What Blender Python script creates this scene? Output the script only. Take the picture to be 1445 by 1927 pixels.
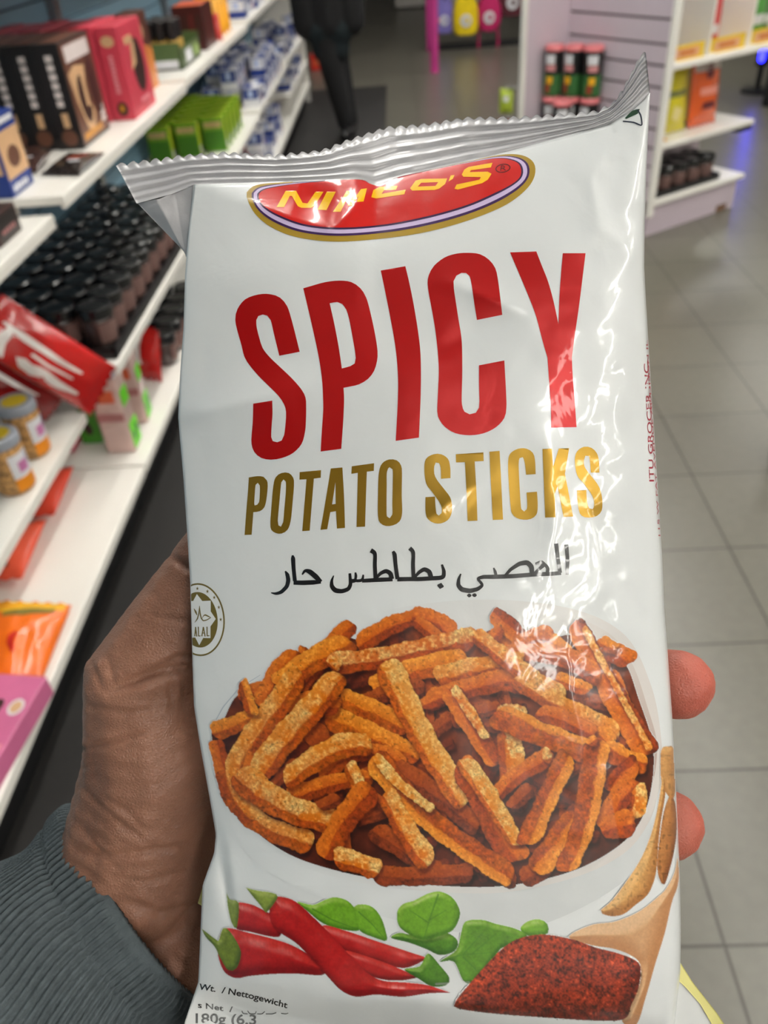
import bpy, bmesh, math, random
import numpy as np
from mathutils import Vector, Matrix
from mathutils.geometry import tessellate_polygon
random.seed(7); RNG = np.random.default_rng(11)
SC = bpy.context.scene; COL = SC.collection
for _o in list(bpy.data.objects): bpy.data.objects.remove(_o)

# ------------------------------------------------------------------ camera
W, H, F = 1445.0, 1927.0, 1500.0
CX, CY, CAMH = 722.5, 963.5, 1.40
_d = np.array([735-CX, -200-CY, F]); AY = _d/np.linalg.norm(_d)          # world +y (along the aisle)
_n = np.array([875-CX, 2907-CY, F]); _n /= np.linalg.norm(_n)
_n = _n-AY*(_n@AY); AD = _n/np.linalg.norm(_n)                           # straight down
AX = np.cross(AD, AY); AX = AX if AX[0] > 0 else -AX
CM = np.array([AX, AY, -AD])                                             # camera coords -> world
cam_d = bpy.data.cameras.new('camera'); cam = bpy.data.objects.new('camera', cam_d); COL.objects.link(cam)
ex, ey, ez = CM[:, 0], -CM[:, 1], -CM[:, 2]
cam.matrix_world = Matrix(((ex[0], ey[0], ez[0], 0), (ex[1], ey[1], ez[1], 0), (ex[2], ey[2], ez[2], CAMH), (0, 0, 0, 1)))
cam_d.sensor_fit = 'HORIZONTAL'; cam_d.sensor_width = 36; cam_d.lens = F/W*36
cam_d.clip_start = .01; cam_d.clip_end = 60
cam_d.dof.use_dof = True; cam_d.dof.focus_distance = .238; cam_d.dof.aperture_fstop = 19
SC.camera = cam

# ------------------------------------------------------------------ light and exposure
SC.view_settings.view_transform = 'Standard'; SC.view_settings.look = 'None'
SC.view_settings.gamma = 1; SC.view_settings.use_curve_mapping = False
SC.view_settings.exposure = EXPOSURE = 0.15
wd = bpy.data.worlds.new('world'); SC.world = wd; wd.use_nodes = True
wd.node_tree.nodes['Background'].inputs[0].default_value = (.62, .68, .75, 1)
wd.node_tree.nodes['Background'].inputs[1].default_value = .35
LAMP_POWER = 30.0                                                         # emission of the ceiling panels
LAMPS = [(.95, -2.7), (.95, -1.4), (2.3, -2.7), (2.3, -1.4), (1.6, -3.6), (3.5, -1.4), (2.3, -.2), (3.5, -2.7), (1.6, -2.1)]+[(x, y) for y in (1.3, 2.7, 4.1, 5.6, 7.2, 9.0) for x in (-.2, 1.6, 3.6)]  # panels out of view; extra near ones added to brighten the bag

# ------------------------------------------------------------------ helpers
def lin(r, g, b):
    f = lambda c: (c/255/12.92) if c <= 10 else ((c/255+.055)/1.055)**2.4
    return (f(r), f(g), f(b))
def ray(px, py):
    c = np.stack([np.asarray(px, float)-CX, np.asarray(py, float)-CY, np.full(np.shape(px), F)], -1)/F
    return c@CM.T
def at(px, py, d): return ray(px, py)*np.asarray(d)[..., None]+np.array([0, 0, CAMH])
def on_z(px, py, z):
    r = ray(px, py); t = (z-CAMH)/r[2]; return Vector((r[0]*t, r[1]*t, z))
def on_y(px, py, y):
    r = ray(px, py); t = y/r[1]; return Vector((r[0]*t, y, CAMH+r[2]*t))
def on_x(px, py, x):
    r = ray(px, py); t = x/r[0]; return Vector((x, r[1]*t, CAMH+r[2]*t))

def tag(o, label=None, cat=None, group=None, kind=None):
    if label: o['label'] = label
    if cat: o['category'] = cat
    if group: o['group'] = group
    if kind: o['kind'] = kind
    return o
def empty(name, loc, label=None, cat=None, group=None, rz=0):
    o = bpy.data.objects.new(name, None); COL.objects.link(o); o.location = loc; o.rotation_euler = (0, 0, rz)
    o.empty_display_size = .02
    return tag(o, label, cat, group)
def dup(o, loc=None, parent=None, rz=None, label=None, group=None):
    c = o.copy(); COL.objects.link(c)
    if parent is not None: c.parent = parent
    if loc is not None: c.location = loc
    if rz is not None: c.rotation_euler = (0, 0, rz)
    if label: c['label'] = label
    if group: c['group'] = group
    for ch in list(o.children): dup(ch, parent=c)
    return c

class MB:
    """collects polygons, then links them as ONE mesh object"""
    def __init__(s): s.v = []; s.f = []; s.m = []; s.c = []
    def add(s, verts, faces, mi=0, col=None):
        o = len(s.v); s.v += [tuple(p) for p in verts]; s.f += [tuple(i+o for i in f) for f in faces]
        s.m += [mi]*len(faces)
        if col is None: col = [(1, 1, 1)]*len(verts)
        s.c += [tuple(c) for c in col]
        return s
    def box(s, c, d, mi=0, rz=0, col=None, taper=1.0):
        x, y, z = d[0]/2, d[1]/2, d[2]/2; ca, sa = math.cos(rz), math.sin(rz); vs = []
        for sz in (-1, 1):
            k = taper if sz > 0 else 1
            for sx, sy in ((-1, -1), (1, -1), (1, 1), (-1, 1)):
                a, b = sx*x*k, sy*y*k
                vs.append((c[0]+a*ca-b*sa, c[1]+a*sa+b*ca, c[2]+sz*z))
        return s.add(vs, [(3, 2, 1, 0), (4, 5, 6, 7), (0, 1, 5, 4), (1, 2, 6, 5), (2, 3, 7, 6), (3, 0, 4, 7)], mi, [col]*8 if col else None)
    def bbox(s, c, d, b, mi=0, rz=0):
        """box with rounded (bevelled) vertical edges and chamfered rims"""
        x, y, z = d[0]/2, d[1]/2, d[2]/2; b = min(b, x*.9, y*.9, z*.9); ring = []
        for cx, cy, a0 in ((x-b, y-b, 0), (-x+b, y-b, 90), (-x+b, -y+b, 180), (x-b, -y+b, 270)):
            for k in range(4):
                a = math.radians(a0+k*30); ring.append((cx, cy, math.cos(a), math.sin(a)))
        ca, sa = math.cos(rz), math.sin(rz); vs = []; n = len(ring)
        for zz, k in ((-z, 0), (-z+b*.3, .75), (-z+b, 1), (z-b, 1), (z-b*.3, .75), (z, 0)):
            for cx, cy, rx, ry in ring:
                a, e = cx+rx*b*k, cy+ry*b*k
                vs.append((c[0]+a*ca-e*sa, c[1]+a*sa+e*ca, c[2]+zz))
        fs = [tuple(range(n-1, -1, -1)), tuple(range(5*n, 6*n))]
        for r in range(5):
            for i in range(n): j = (i+1) % n; fs.append((r*n+i, r*n+j, r*n+n+j, r*n+n+i))
        return s.add(vs, fs, mi)
    def lathe(s, c, prof, n=24, mi=0, sq=(1, 1)):
        vs = []; 
        for r, z in prof:
            for i in range(n):
                a = 2*math.pi*i/n; vs.append((c[0]+r*math.cos(a)*sq[0], c[1]+r*math.sin(a)*sq[1], c[2]+z))
        fs = [tuple(range(n-1, -1, -1)), tuple(range((len(prof)-1)*n, len(prof)*n))]
        for r in range(len(prof)-1):
            for i in range(n): j = (i+1) % n; fs.append((r*n+i, r*n+j, r*n+n+j, r*n+n+i))
        return s.add(vs, fs, mi)
    def tube(s, pts, rad, n=12, mi=0, flat=1.0):
        pts = [Vector(p) for p in pts]; rad = rad if hasattr(rad, '__len__') else [rad]*len(pts); vs = []
        up = Vector((0, 0, 1)); ref = None
        for i, p in enumerate(pts):
            t = (pts[min(i+1, len(pts)-1)]-pts[max(i-1, 0)]).normalized()
            if ref is None: ref = t.cross(up if abs(t.z) < .9 else Vector((1, 0, 0))).normalized()
            a = (ref-t*ref.dot(t)).normalized(); ref = a; b = t.cross(a)
            for k in range(n):
                g = 2*math.pi*k/n; vs.append(p+a*math.cos(g)*rad[i]+b*math.sin(g)*rad[i]*flat)
        fs = [tuple(range(n-1, -1, -1)), tuple(range((len(pts)-1)*n, len(pts)*n))]
        for r in range(len(pts)-1):
            for i in range(n): j = (i+1) % n; fs.append((r*n+i, r*n+j, r*n+n+j, r*n+n+i))
        return s.add(vs, fs, mi)
    def quad(s, pts, mi=0, col=None): return s.add(pts, [tuple(range(len(pts)))], mi, [col]*len(pts) if col else None)
    def build(s, name, mats, parent=None, smooth=False, colors=False, local=None):
        me = bpy.data.meshes.new(name); vs = s.v
        if local is not None: vs = [(v[0]-local[0], v[1]-local[1], v[2]-local[2]) for v in vs]
        me.from_pydata(vs, [], s.f)
        mats = mats if isinstance(mats, (list, tuple)) else [mats]
        for m in mats: me.materials.append(m)
        me.polygons.foreach_set('material_index', s.m)
        if colors:
            ca = me.color_attributes.new('Col', 'FLOAT_COLOR', 'POINT')
            ca.data.foreach_set('color', np.hstack([np.array(s.c, np.float32), np.ones((len(s.c), 1), np.float32)]).ravel())
        if smooth: me.polygons.foreach_set('use_smooth', [True]*len(me.polygons))
        me.update()
        o = bpy.data.objects.new(name, me); COL.objects.link(o)
        if parent is not None: o.parent = parent
        return o

# ------------------------------------------------------------------ materials
def _mat(name):
    m = bpy.data.materials.new(name); m.use_nodes = True; nt = m.node_tree
    return m, nt, nt.nodes['Principled BSDF']
def mat(name, rgb, rough=.5, metal=0, var=.06, scale=12, bump=0, bscale=60, coat=0, coatr=.1, spec=.5, emit=0, sss=0, trans=0, alpha=1):
    m, nt, b = _mat(name); L = nt.links; c = lin(*rgb)
    tc = nt.nodes.new('ShaderNodeTexCoord')
    if var:
        n = nt.nodes.new('ShaderNodeTexNoise'); n.inputs['Scale'].default_value = scale; n.inputs['Detail'].default_value = 4
        L.new(tc.outputs['Object'], n.inputs['Vector'])
        r = nt.nodes.new('ShaderNodeValToRGB'); L.new(n.outputs['Fac'], r.inputs['Fac'])
        r.color_ramp.elements[0].color = tuple(max(0, x*(1-var*2)) for x in c)+(1,); r.color_ramp.elements[0].position = .25
        r.color_ramp.elements[1].color = tuple(min(1, x*(1+var*2)) for x in c)+(1,); r.color_ramp.elements[1].position = .75
        L.new(r.outputs['Color'], b.inputs['Base Color'])
    else: b.inputs['Base Color'].default_value = c+(1,)
    if bump:
        n2 = nt.nodes.new('ShaderNodeTexNoise'); n2.inputs['Scale'].default_value = bscale; n2.inputs['Detail'].default_value = 5
        L.new(tc.outputs['Object'], n2.inputs['Vector'])
        bp = nt.nodes.new('ShaderNodeBump'); bp.inputs['Strength'].default_value = bump; bp.inputs['Distance'].default_value = .002
        L.new(n2.outputs['Fac'], bp.inputs['Height']); L.new(bp.outputs['Normal'], b.inputs['Normal'])
    b.inputs['Roughness'].default_value = rough; b.inputs['Metallic'].default_value = metal
    b.inputs['Specular IOR Level'].default_value = spec
    b.inputs['Coat Weight'].default_value = coat; b.inputs['Coat Roughness'].default_value = coatr
    if sss:
        b.inputs['Subsurface Weight'].default_value = sss; b.inputs['Subsurface Radius'].default_value = (.006, .0025, .0015)
        b.inputs['Subsurface Scale'].default_value = 1
    if trans: b.inputs['Transmission Weight'].default_value = trans
    if emit:
        b.inputs['Emission Color'].default_value = c+(1,); b.inputs['Emission Strength'].default_value = emit
    return m
def col_mat(name, rough=.3, metal=0, coat=.5, coatr=.1, grain=0, gscale=900, bump=.08, bscale=90):
    """colour read from the mesh's own colour attribute (print), under a glossy film"""
    m, nt, b = _mat(name); L = nt.links
    a = nt.nodes.new('ShaderNodeAttribute'); a.attribute_name = 'Col'; src = a.outputs['Color']
    tc = nt.nodes.new('ShaderNodeTexCoord')
    if grain:
        n = nt.nodes.new('ShaderNodeTexNoise'); n.inputs['Scale'].default_value = gscale; n.inputs['Detail'].default_value = 3
        L.new(tc.outputs['Object'], n.inputs['Vector'])
        mr = nt.nodes.new('ShaderNodeMapRange'); mr.inputs['From Min'].default_value = .3; mr.inputs['From Max'].default_value = .7
        mr.inputs['To Min'].default_value = 1-grain; mr.inputs['To Max'].default_value = 1+grain
        L.new(n.outputs['Fac'], mr.inputs['Value'])
        mx = nt.nodes.new('ShaderNodeVectorMath'); mx.operation = 'SCALE'
        L.new(src, mx.inputs[0]); L.new(mr.outputs['Result'], mx.inputs['Scale']); src = mx.outputs['Vector']
    L.new(src, b.inputs['Base Color'])
    film_bump(nt, b, tc, bump, bscale)
    b.inputs['Roughness'].default_value = rough; b.inputs['Metallic'].default_value = metal
    b.inputs['Coat Weight'].default_value = coat; b.inputs['Coat Roughness'].default_value = coatr
    return m
def film_bump(nt, b, tc, bump, bscale):
    n2 = nt.nodes.new('ShaderNodeTexNoise'); n2.inputs['Scale'].default_value = bscale; n2.inputs['Detail'].default_value = 3
    n2.inputs['Distortion'].default_value = .6
    nt.links.new(tc.outputs['Object'], n2.inputs['Vector'])
    bp = nt.nodes.new('ShaderNodeBump'); bp.inputs['Strength'].default_value = bump; bp.inputs['Distance'].default_value = .003
    nt.links.new(n2.outputs['Fac'], bp.inputs['Height'])
    nt.links.new(bp.outputs['Normal'], b.inputs['Normal']); nt.links.new(bp.outputs['Normal'], b.inputs['Coat Normal'])
def remeshed(name, caps, voxel, smooth=6):
    """one continuous skin grown around tapered limbs: caps = (p0, r0, p1, r1)"""
    bm = bmesh.new()
    for p0, r0, p1, r1 in caps:
        p0, p1 = Vector(p0), Vector(p1); n = max(2, int((p1-p0).length/(.35*min(r0, r1)))+1)
        for i in range(n+1):
            t = i/n; r = bmesh.ops.create_icosphere(bm, subdivisions=2, radius=r0+(r1-r0)*t)
            bmesh.ops.translate(bm, verts=r['verts'], vec=p0.lerp(p1, t))
    me = bpy.data.meshes.new(name); bm.to_mesh(me); bm.free()
    ob = bpy.data.objects.new(name, me); COL.objects.link(ob)
    m = ob.modifiers.new('r', 'REMESH'); m.mode = 'VOXEL'; m.voxel_size = voxel
    s = ob.modifiers.new('s', 'SMOOTH'); s.iterations = smooth; s.factor = .5
    dg = bpy.context.evaluated_depsgraph_get(); me2 = bpy.data.meshes.new_from_object(ob.evaluated_get(dg))
    bpy.data.objects.remove(ob); bpy.data.meshes.remove(me); me2.name = name
    o = bpy.data.objects.new(name, me2); COL.objects.link(o)
    me2.polygons.foreach_set('use_smooth', [True]*len(me2.polygons)); return o
def vnoise(x, y, s, seed=0):
    r = np.random.default_rng(seed); g = r.random((64, 64)); x = np.asarray(x)/s+100; y = np.asarray(y)/s+100
    xi, yi = np.floor(x).astype(int), np.floor(y).astype(int); fx, fy = x-xi, y-yi
    fx, fy = fx*fx*(3-2*fx), fy*fy*(3-2*fy); q = lambda a, b: g[a % 64, b % 64]
    return (q(xi, yi)*(1-fx)*(1-fy)+q(xi+1, yi)*fx*(1-fy)+q(xi, yi+1)*(1-fx)*fy+q(xi+1, yi+1)*fx*fy)*2-1
def segdist(px, py, pl):
    best = np.full(np.shape(px), 1e9); tt = np.zeros(np.shape(px)); n = len(pl)-1
    for i in range(n):
        (x0, y0), (x1, y1) = pl[i], pl[i+1]; dx, dy = x1-x0, y1-y0
        t = np.clip(((px-x0)*dx+(py-y0)*dy)/(dx*dx+dy*dy), 0, 1); d = np.hypot(px-x0-t*dx, py-y0-t*dy)
        k = d < best; best = np.where(k, d, best); tt = np.where(k, (i+t)/n, tt)
    return best, tt
# ------------------------------------------------------------------ materials of the shop
M = {}
M['white_shelf'] = mat('white_shelf', (236, 233, 226), .35, var=.02, scale=4, spec=.4)
M['white_wall'] = mat('white_wall', (196, 192, 186), .7, var=.03, scale=2)
M['ceiling'] = mat('ceiling_paint', (215, 215, 212), .8, var=.02, scale=2)
M['blue_slat'] = mat('blue_slat', (112, 146, 166), .5, var=.04, scale=3)
M['slat_gap'] = mat('slat_gap', (22, 26, 32), .7)
M['lilac_slat'] = mat('lilac_slat', (204, 190, 200), .5, var=.02, scale=3)
M['lilac_gap'] = mat('lilac_gap', (66, 40, 42), .7)
M['black_plastic'] = mat('black_plastic', (18, 18, 20), .35, var=.1)
M['rubber'] = mat('rubber_mat', (34, 32, 31), .5, var=.15, scale=200, bump=.3, bscale=400)
M['dark_cloth'] = mat('dark_cloth', (13, 13, 15), .85, var=.2, scale=60, bump=.3, bscale=250)
M['teal_cloth'] = mat('dark_teal_cloth', (12, 26, 30), .85, var=.2, scale=60)
M['metal'] = mat('brushed_metal', (150, 150, 152), .35, metal=.9)
M['diffuser'] = mat('lamp_diffuser', (255, 252, 244), .5, var=0, emit=LAMP_POWER)
M['brown_scuff'] = mat('bare_chipboard', (120, 90, 68), .8, var=.2, scale=80)

def floor_mat():
    m, nt, b = _mat('grey_floor_tiles'); L = nt.links
    tc = nt.nodes.new('ShaderNodeTexCoord'); mp = nt.nodes.new('ShaderNodeMapping')
    mp.inputs['Location'].default_value = (-.471, -1.261, 0)
    L.new(tc.outputs['Object'], mp.inputs['Vector'])
    br = nt.nodes.new('ShaderNodeTexBrick'); br.offset = 0; br.squash = 1
    br.inputs['Scale'].default_value = 1; br.inputs['Brick Width'].default_value = .333; br.inputs['Row Height'].default_value = .329
    br.inputs['Mortar Size'].default_value = .0032; br.inputs['Mortar Smooth'].default_value = .3; br.inputs['Bias'].default_value = 0
    br.inputs['Color1'].default_value = lin(101, 98, 88)+(1,); br.inputs['Color2'].default_value = lin(97, 94, 85)+(1,)
    br.inputs['Mortar'].default_value = lin(60, 57, 50)+(1,)
    L.new(mp.outputs['Vector'], br.inputs['Vector'])
    n = nt.nodes.new('ShaderNodeTexNoise'); n.inputs['Scale'].default_value = 40; n.inputs['Detail'].default_value = 8
    L.new(tc.outputs['Object'], n.inputs['Vector'])
    mr = nt.nodes.new('ShaderNodeMapRange'); mr.inputs['To Min'].default_value = .85; mr.inputs['To Max'].default_value = 1.15
    L.new(n.outputs['Fac'], mr.inputs['Value'])
    mx = nt.nodes.new('ShaderNodeVectorMath'); mx.operation = 'SCALE'
    L.new(br.outputs['Color'], mx.inputs[0]); L.new(mr.outputs['Result'], mx.inputs['Scale']); L.new(mx.outputs['Vector'], b.inputs['Base Color'])
    bp = nt.nodes.new('ShaderNodeBump'); bp.invert = True; bp.inputs['Strength'].default_value = .5; bp.inputs['Distance'].default_value = .003
    L.new(br.outputs['Fac'], bp.inputs['Height']); L.new(bp.outputs['Normal'], b.inputs['Normal'])
    b.inputs['Roughness'].default_value = .3; b.inputs['Specular IOR Level'].default_value = .5
    return m
M['floor'] = floor_mat()

# ------------------------------------------------------------------ room shell
XW, XR, YN, YF, ZC = -1.2, 6.5, -4.0, 18.0, 2.9
def struct(name, mb, mats):
    o = mb.build(name, mats); o['kind'] = 'structure'; return o
struct('floor', MB().box(((XW+XR)/2, (YN+YF)/2, -.03), (XR-XW+.2, YF-YN+.2, .06)), M['floor'])
struct('ceiling', MB().box(((XW+XR)/2, (YN+YF)/2, ZC+.03), (XR-XW+.2, YF-YN+.2, .06)), M['ceiling'])
struct('wall_far', MB().box(((XW+XR)/2, YF+.05, ZC/2), (XR-XW+.2, .1, ZC)), M['white_wall'])
struct('wall_near', MB().box(((XW+XR)/2, YN-.05, ZC/2), (XR-XW+.2, .1, ZC)), M['white_wall'])
struct('wall_right', MB().box((XR+.05, (YN+YF)/2, ZC/2), (.1, YF-YN, ZC)), M['white_wall'])
w = MB(); w.box((XW-.075, (YN+YF)/2, ZC/2), (.13, YF-YN, ZC), 0)
z = .038
while z < 2.3:                                                            # slatwall boards with dark grooves between
    w.box((XW-.008, 3.1, z+.0355), (.016, 9.3, .071), 1); z += .077
struct('wall_left', w, [M['slat_gap'], M['blue_slat']])
struct('baseboard_far', MB().box(((XW+XR)/2, YF-.01, .05), (XR-XW, .02, .1)), M['black_plastic'])

# ceiling lights
def ceiling_light(x, y):
    e = empty('ceiling_light', (x, y, ZC), 'unseen long white ceiling light panel, placed to light shop and bag', 'light', 'ceiling light panels')
    f = MB(); f.box((-.085, 0, -.02), (.02, 1.26, .04)); f.box((.085, 0, -.02), (.02, 1.26, .04))
    f.box((0, -.62, -.02), (.15, .02, .04)); f.box((0, .62, -.02), (.15, .02, .04)); f.build('frame', M['white_shelf'], e)
    MB().box((0, 0, -.025), (.15, 1.22, .01)).build('diffuser', M['diffuser'], e)
    return e
_l0 = ceiling_light(*LAMPS[0])
for x, y in LAMPS[1:]: dup(_l0, loc=(x, y, ZC))

# rubber mat along the shelves
tag(MB().bbox(((-.822-.115)/2, 4.1, .004), (.705, 8.25, .008), .004).build('floor_mat', M['rubber']),
    'long black rubber mat on the floor along the white shelves', 'mat')

# ------------------------------------------------------------------ left shelf units (one per bay)
def shelf_unit(y0, y1, shelves, label, end=None):
    e = empty('shelf_unit', (0, y0, 0), label, 'shelving')
    n = y1-y0
    k = MB(); k.box((-.83, n/2, .07), (.02, n-.004, .14)); k.build('kick_board', M['black_plastic'], e)
    for yy in (.012, n-.012): MB().box((-1.185, yy, 1.1), (.028, .022, 2.1)).build('upright', M['metal'], e)
    for z, xf in shelves:
        s = MB(); s.bbox(((xf-1.198)/2, n/2, z-.011), (xf+1.198, n-.006, .022), .004)
        s.box((xf-.006, n/2, z-.020), (.010, n-.008, .018))
        so = s.build('shelf', M['white_shelf'], e)
        if z > .2:
            for yy in (.02, n-.02):
                b = MB(); b.add([(-1.19, yy-.004, z-.022), (xf-.12, yy-.004, z-.022), (xf-.12, yy-.004, z-.04), (-1.19, yy-.004, z-.1),
                       (-1.19, yy+.004, z-.022), (xf-.12, yy+.004, z-.022), (xf-.12, yy+.004, z-.04), (-1.19, yy+.004, z-.1)],
                      [(0, 1, 2, 3), (7, 6, 5, 4), (0, 4, 5, 1), (1, 5, 6, 2), (2, 6, 7, 3), (3, 7, 4, 0)])
                b.build('bracket', M['white_shelf'], so)
    if end:
        MB().box((-.99, n+.012, .5), (.42, .024, 1.0)).build('end_panel', M['white_shelf'], e)
    return e
shelf_unit(.46, 1.862, [(.165, -.77), (.35, -.885), (.868, -.806), (1.35, -.83)], 'nearest bay of the white wall shelving, holding peanut jars and red bags')
shelf_unit(1.866, 3.248, [(.165, -.77), (.478, -.765), (.905, -.775), (1.38, -.83)], 'white wall shelving bay holding the tray of black jars under chocolate boxes')
shelf_unit(3.252, 4.82, [(.165, -.77), (.487, -.775), (.915, -.775), (1.38, -.83)], 'white wall shelving bay with the bright green packs on its middle shelf')
shelf_unit(4.824, 6.3, [(.165, -.77), (.505, -.775), (.93, -.775), (1.38, -.83)], 'white wall shelving bay filled with stacked blue and white boxes')
shelf_unit(6.304, 7.72, [(.165, -.77), (.32, -.775), (.52, -.775), (.94, -.775), (1.38, -.83)], 'farthest white wall shelving bay with a white end panel beside the person', end=True)

# ------------------------------------------------------------------ right gondola
GC = Vector((1.15, 3.9, 0)); GA = math.radians(34)
def G(u, v, z): return Vector((GC.x+u*math.cos(GA)-v*math.sin(GA), GC.y+u*math.sin(GA)+v*math.cos(GA), z))
ge = empty('display_gondola', GC, 'white island display stand with lilac slatted side and shelves on the right', 'display stand', rz=GA)
p = MB(); p.box((.018, .3, 1.05), (.018, .6, 1.9), 0)
z = .165
ZS = [.165, .245, .325, .405, .487, .571, .655, .74, .82, .913, 1.0, 1.085, 1.17, 1.255, 1.34, 1.425, 1.51, 1.595, 1.68, 1.765, 1.85, 1.935]
for a, b in zip(ZS, ZS[1:]): p.box((.004, .3, (a+b)/2), (.012, .6, b-a-.010), 1)
p.build('slatted_panel', [M['lilac_gap'], M['lilac_slat']], ge)
MB().bbox((.01, -.012, 1.05), (.036, .024, 1.9), .004).build('corner_trim', M['white_shelf'], ge)
MB().bbox((-.12, .61, 1.0), (.29, .02, 2.0), .004).build('side_wing', M['lilac_slat'], ge)
MB().bbox((-.272, .61, 1.0), (.02, .03, 2.0), .004).build('wing_trim', M['white_shelf'], ge)
MB().box((.35, .285, 1.05), (.66, .02, 1.9)).build('back_panel', M['lilac_slat'], ge)
k = MB(); k.box((.345, .14, .065), (.66, .27, .13), 0); k.box((.58, .004, .016), (.075, .004, .032), 1); k.box((-.13, .33, .065), (.25, .5, .13), 0)
k.build('base_plinth', [M['lilac_slat'], M['brown_scuff']], ge)
MB().bbox((-.135, .32, .142), (.27, .55, .022), .004).build('niche_deck', M['white_shelf'], ge)
for zz, u1 in ((.165, .70), (.42, .69), (.742, 1.05)):
    s = MB(); s.bbox((u1/2+.005, .13, zz-.012), (u1-.01, .29, .024), .004); so = s.build('shelf', M['white_shelf'], ge)
    if zz > .2: MB().box((u1-.05, .02, zz-.036), (.10, .05, .022)).build('bracket', M['black_plastic'], so)

# far right counter
ce = empty('display_counter', on_z(1452, 178, 0), 'dark low counter with a pale shelf edge at the right behind the gondola', 'counter', rz=math.radians(60))
MB().bbox((.5, -.3, .35), (1.9, .6, .7), .02).build('body', M['black_plastic'], ce)
MB().bbox((.5, -.3, .38), (1.96, .68, .03), .008).build('shelf', M['white_shelf'], ce)
MB().bbox((.5, -.3, .72), (1.96, .66, .03), .008).build('top', M['white_shelf'], ce)
# blue sign on the counter
M['blue_neon'] = mat('blue_neon', (40, 40, 255), .4, var=0, emit=9)
bl = empty('neon_sign', on_y(1452, 16, 6.9), 'blue glowing light strip at the right edge beyond the gondola', 'light')
MB().lathe((0, 0, -.35), [(.0, 0), (.02, .01), (.022, .03), (.022, .67), (.02, .69), (0, .7)], 12).build('glowing_tube', M['blue_neon'], bl)
MB().bbox((.03, .05, 0), (.09, .05, .76), .01).build('backing', M['black_plastic'], bl)
MB().lathe((.03, .05, -bl.location.z), [(.12, 0), (.12, .02), (.02, .03), (.02, bl.location.z-.38), (0, bl.location.z-.37)], 16).build('stand', M['black_plastic'], bl)
# caster at the right edge
wc = on_z(1470, 870, 0)
tr = empty('trolley_caster', (wc.x, wc.y, 0), 'black trolley wheel just entering the frame at the right edge', 'wheel')
MB().tube([(-.014, 0, .05), (-.010, 0, .05), (.010, 0, .05), (.014, 0, .05)], [.042, .05, .05, .042], 28).build('wheel', M['black_plastic'], tr, smooth=False)
f = MB(); f.box((-.02, 0, .075), (.006, .03, .07)); f.box((.02, 0, .075), (.006, .03, .07)); f.bbox((0, 0, .115), (.06, .06, .014), .004)
f.build('fork', M['metal'], tr); MB().lathe((0, 0, .122), [(.016, 0), (.016, .6), (.012, .61)], 16).build('post', M['black_plastic'], tr)
# ------------------------------------------------------------------ the snack bag: outline measured once, then a real inflated film
DB = .2515                                                               # distance of the bag's side edges from the lens
LT = np.array([(0, 365), (347, 365), (430, 355), (520, 348), (620, 345), (700, 339), (785, 335), (900, 345), (1000, 352), (1100, 358), (1250, 362),
               (1330, 365), (1400, 376), (1500, 394), (1570, 406), (1605, 403), (1666, 381), (1755, 377), (1848, 373), (1922, 348), (2060, 320)], float)
RT = np.array([(0, 1227), (116, 1227), (174, 1223), (300, 1217), (420, 1213), (500, 1212), (560, 1215), (680, 1222), (800, 1230), (920, 1238), (1050, 1246),
               (1150, 1250), (1250, 1258), (1350, 1265), (1450, 1270), (1550, 1275), (1650, 1279), (1750, 1281), (1830, 1280), (1927, 1270), (2060, 1255)], float)
TT = np.array([(0, 347), (365, 347), (552, 341), (640, 337), (670, 337), (690, 343), (706, 347), (725, 342), (757, 333), (838, 314), (934, 292), (1044, 262), (1146, 234), (1190, 205), (1223, 174), (1500, 160)], float)
def Lx(y): return np.interp(y, LT[:, 0], LT[:, 1])
def Rx(y): return np.interp(y, RT[:, 0], RT[:, 1])
def Ty(x): return np.interp(x, TT[:, 0], TT[:, 1])
YB = 2000.0
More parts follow.
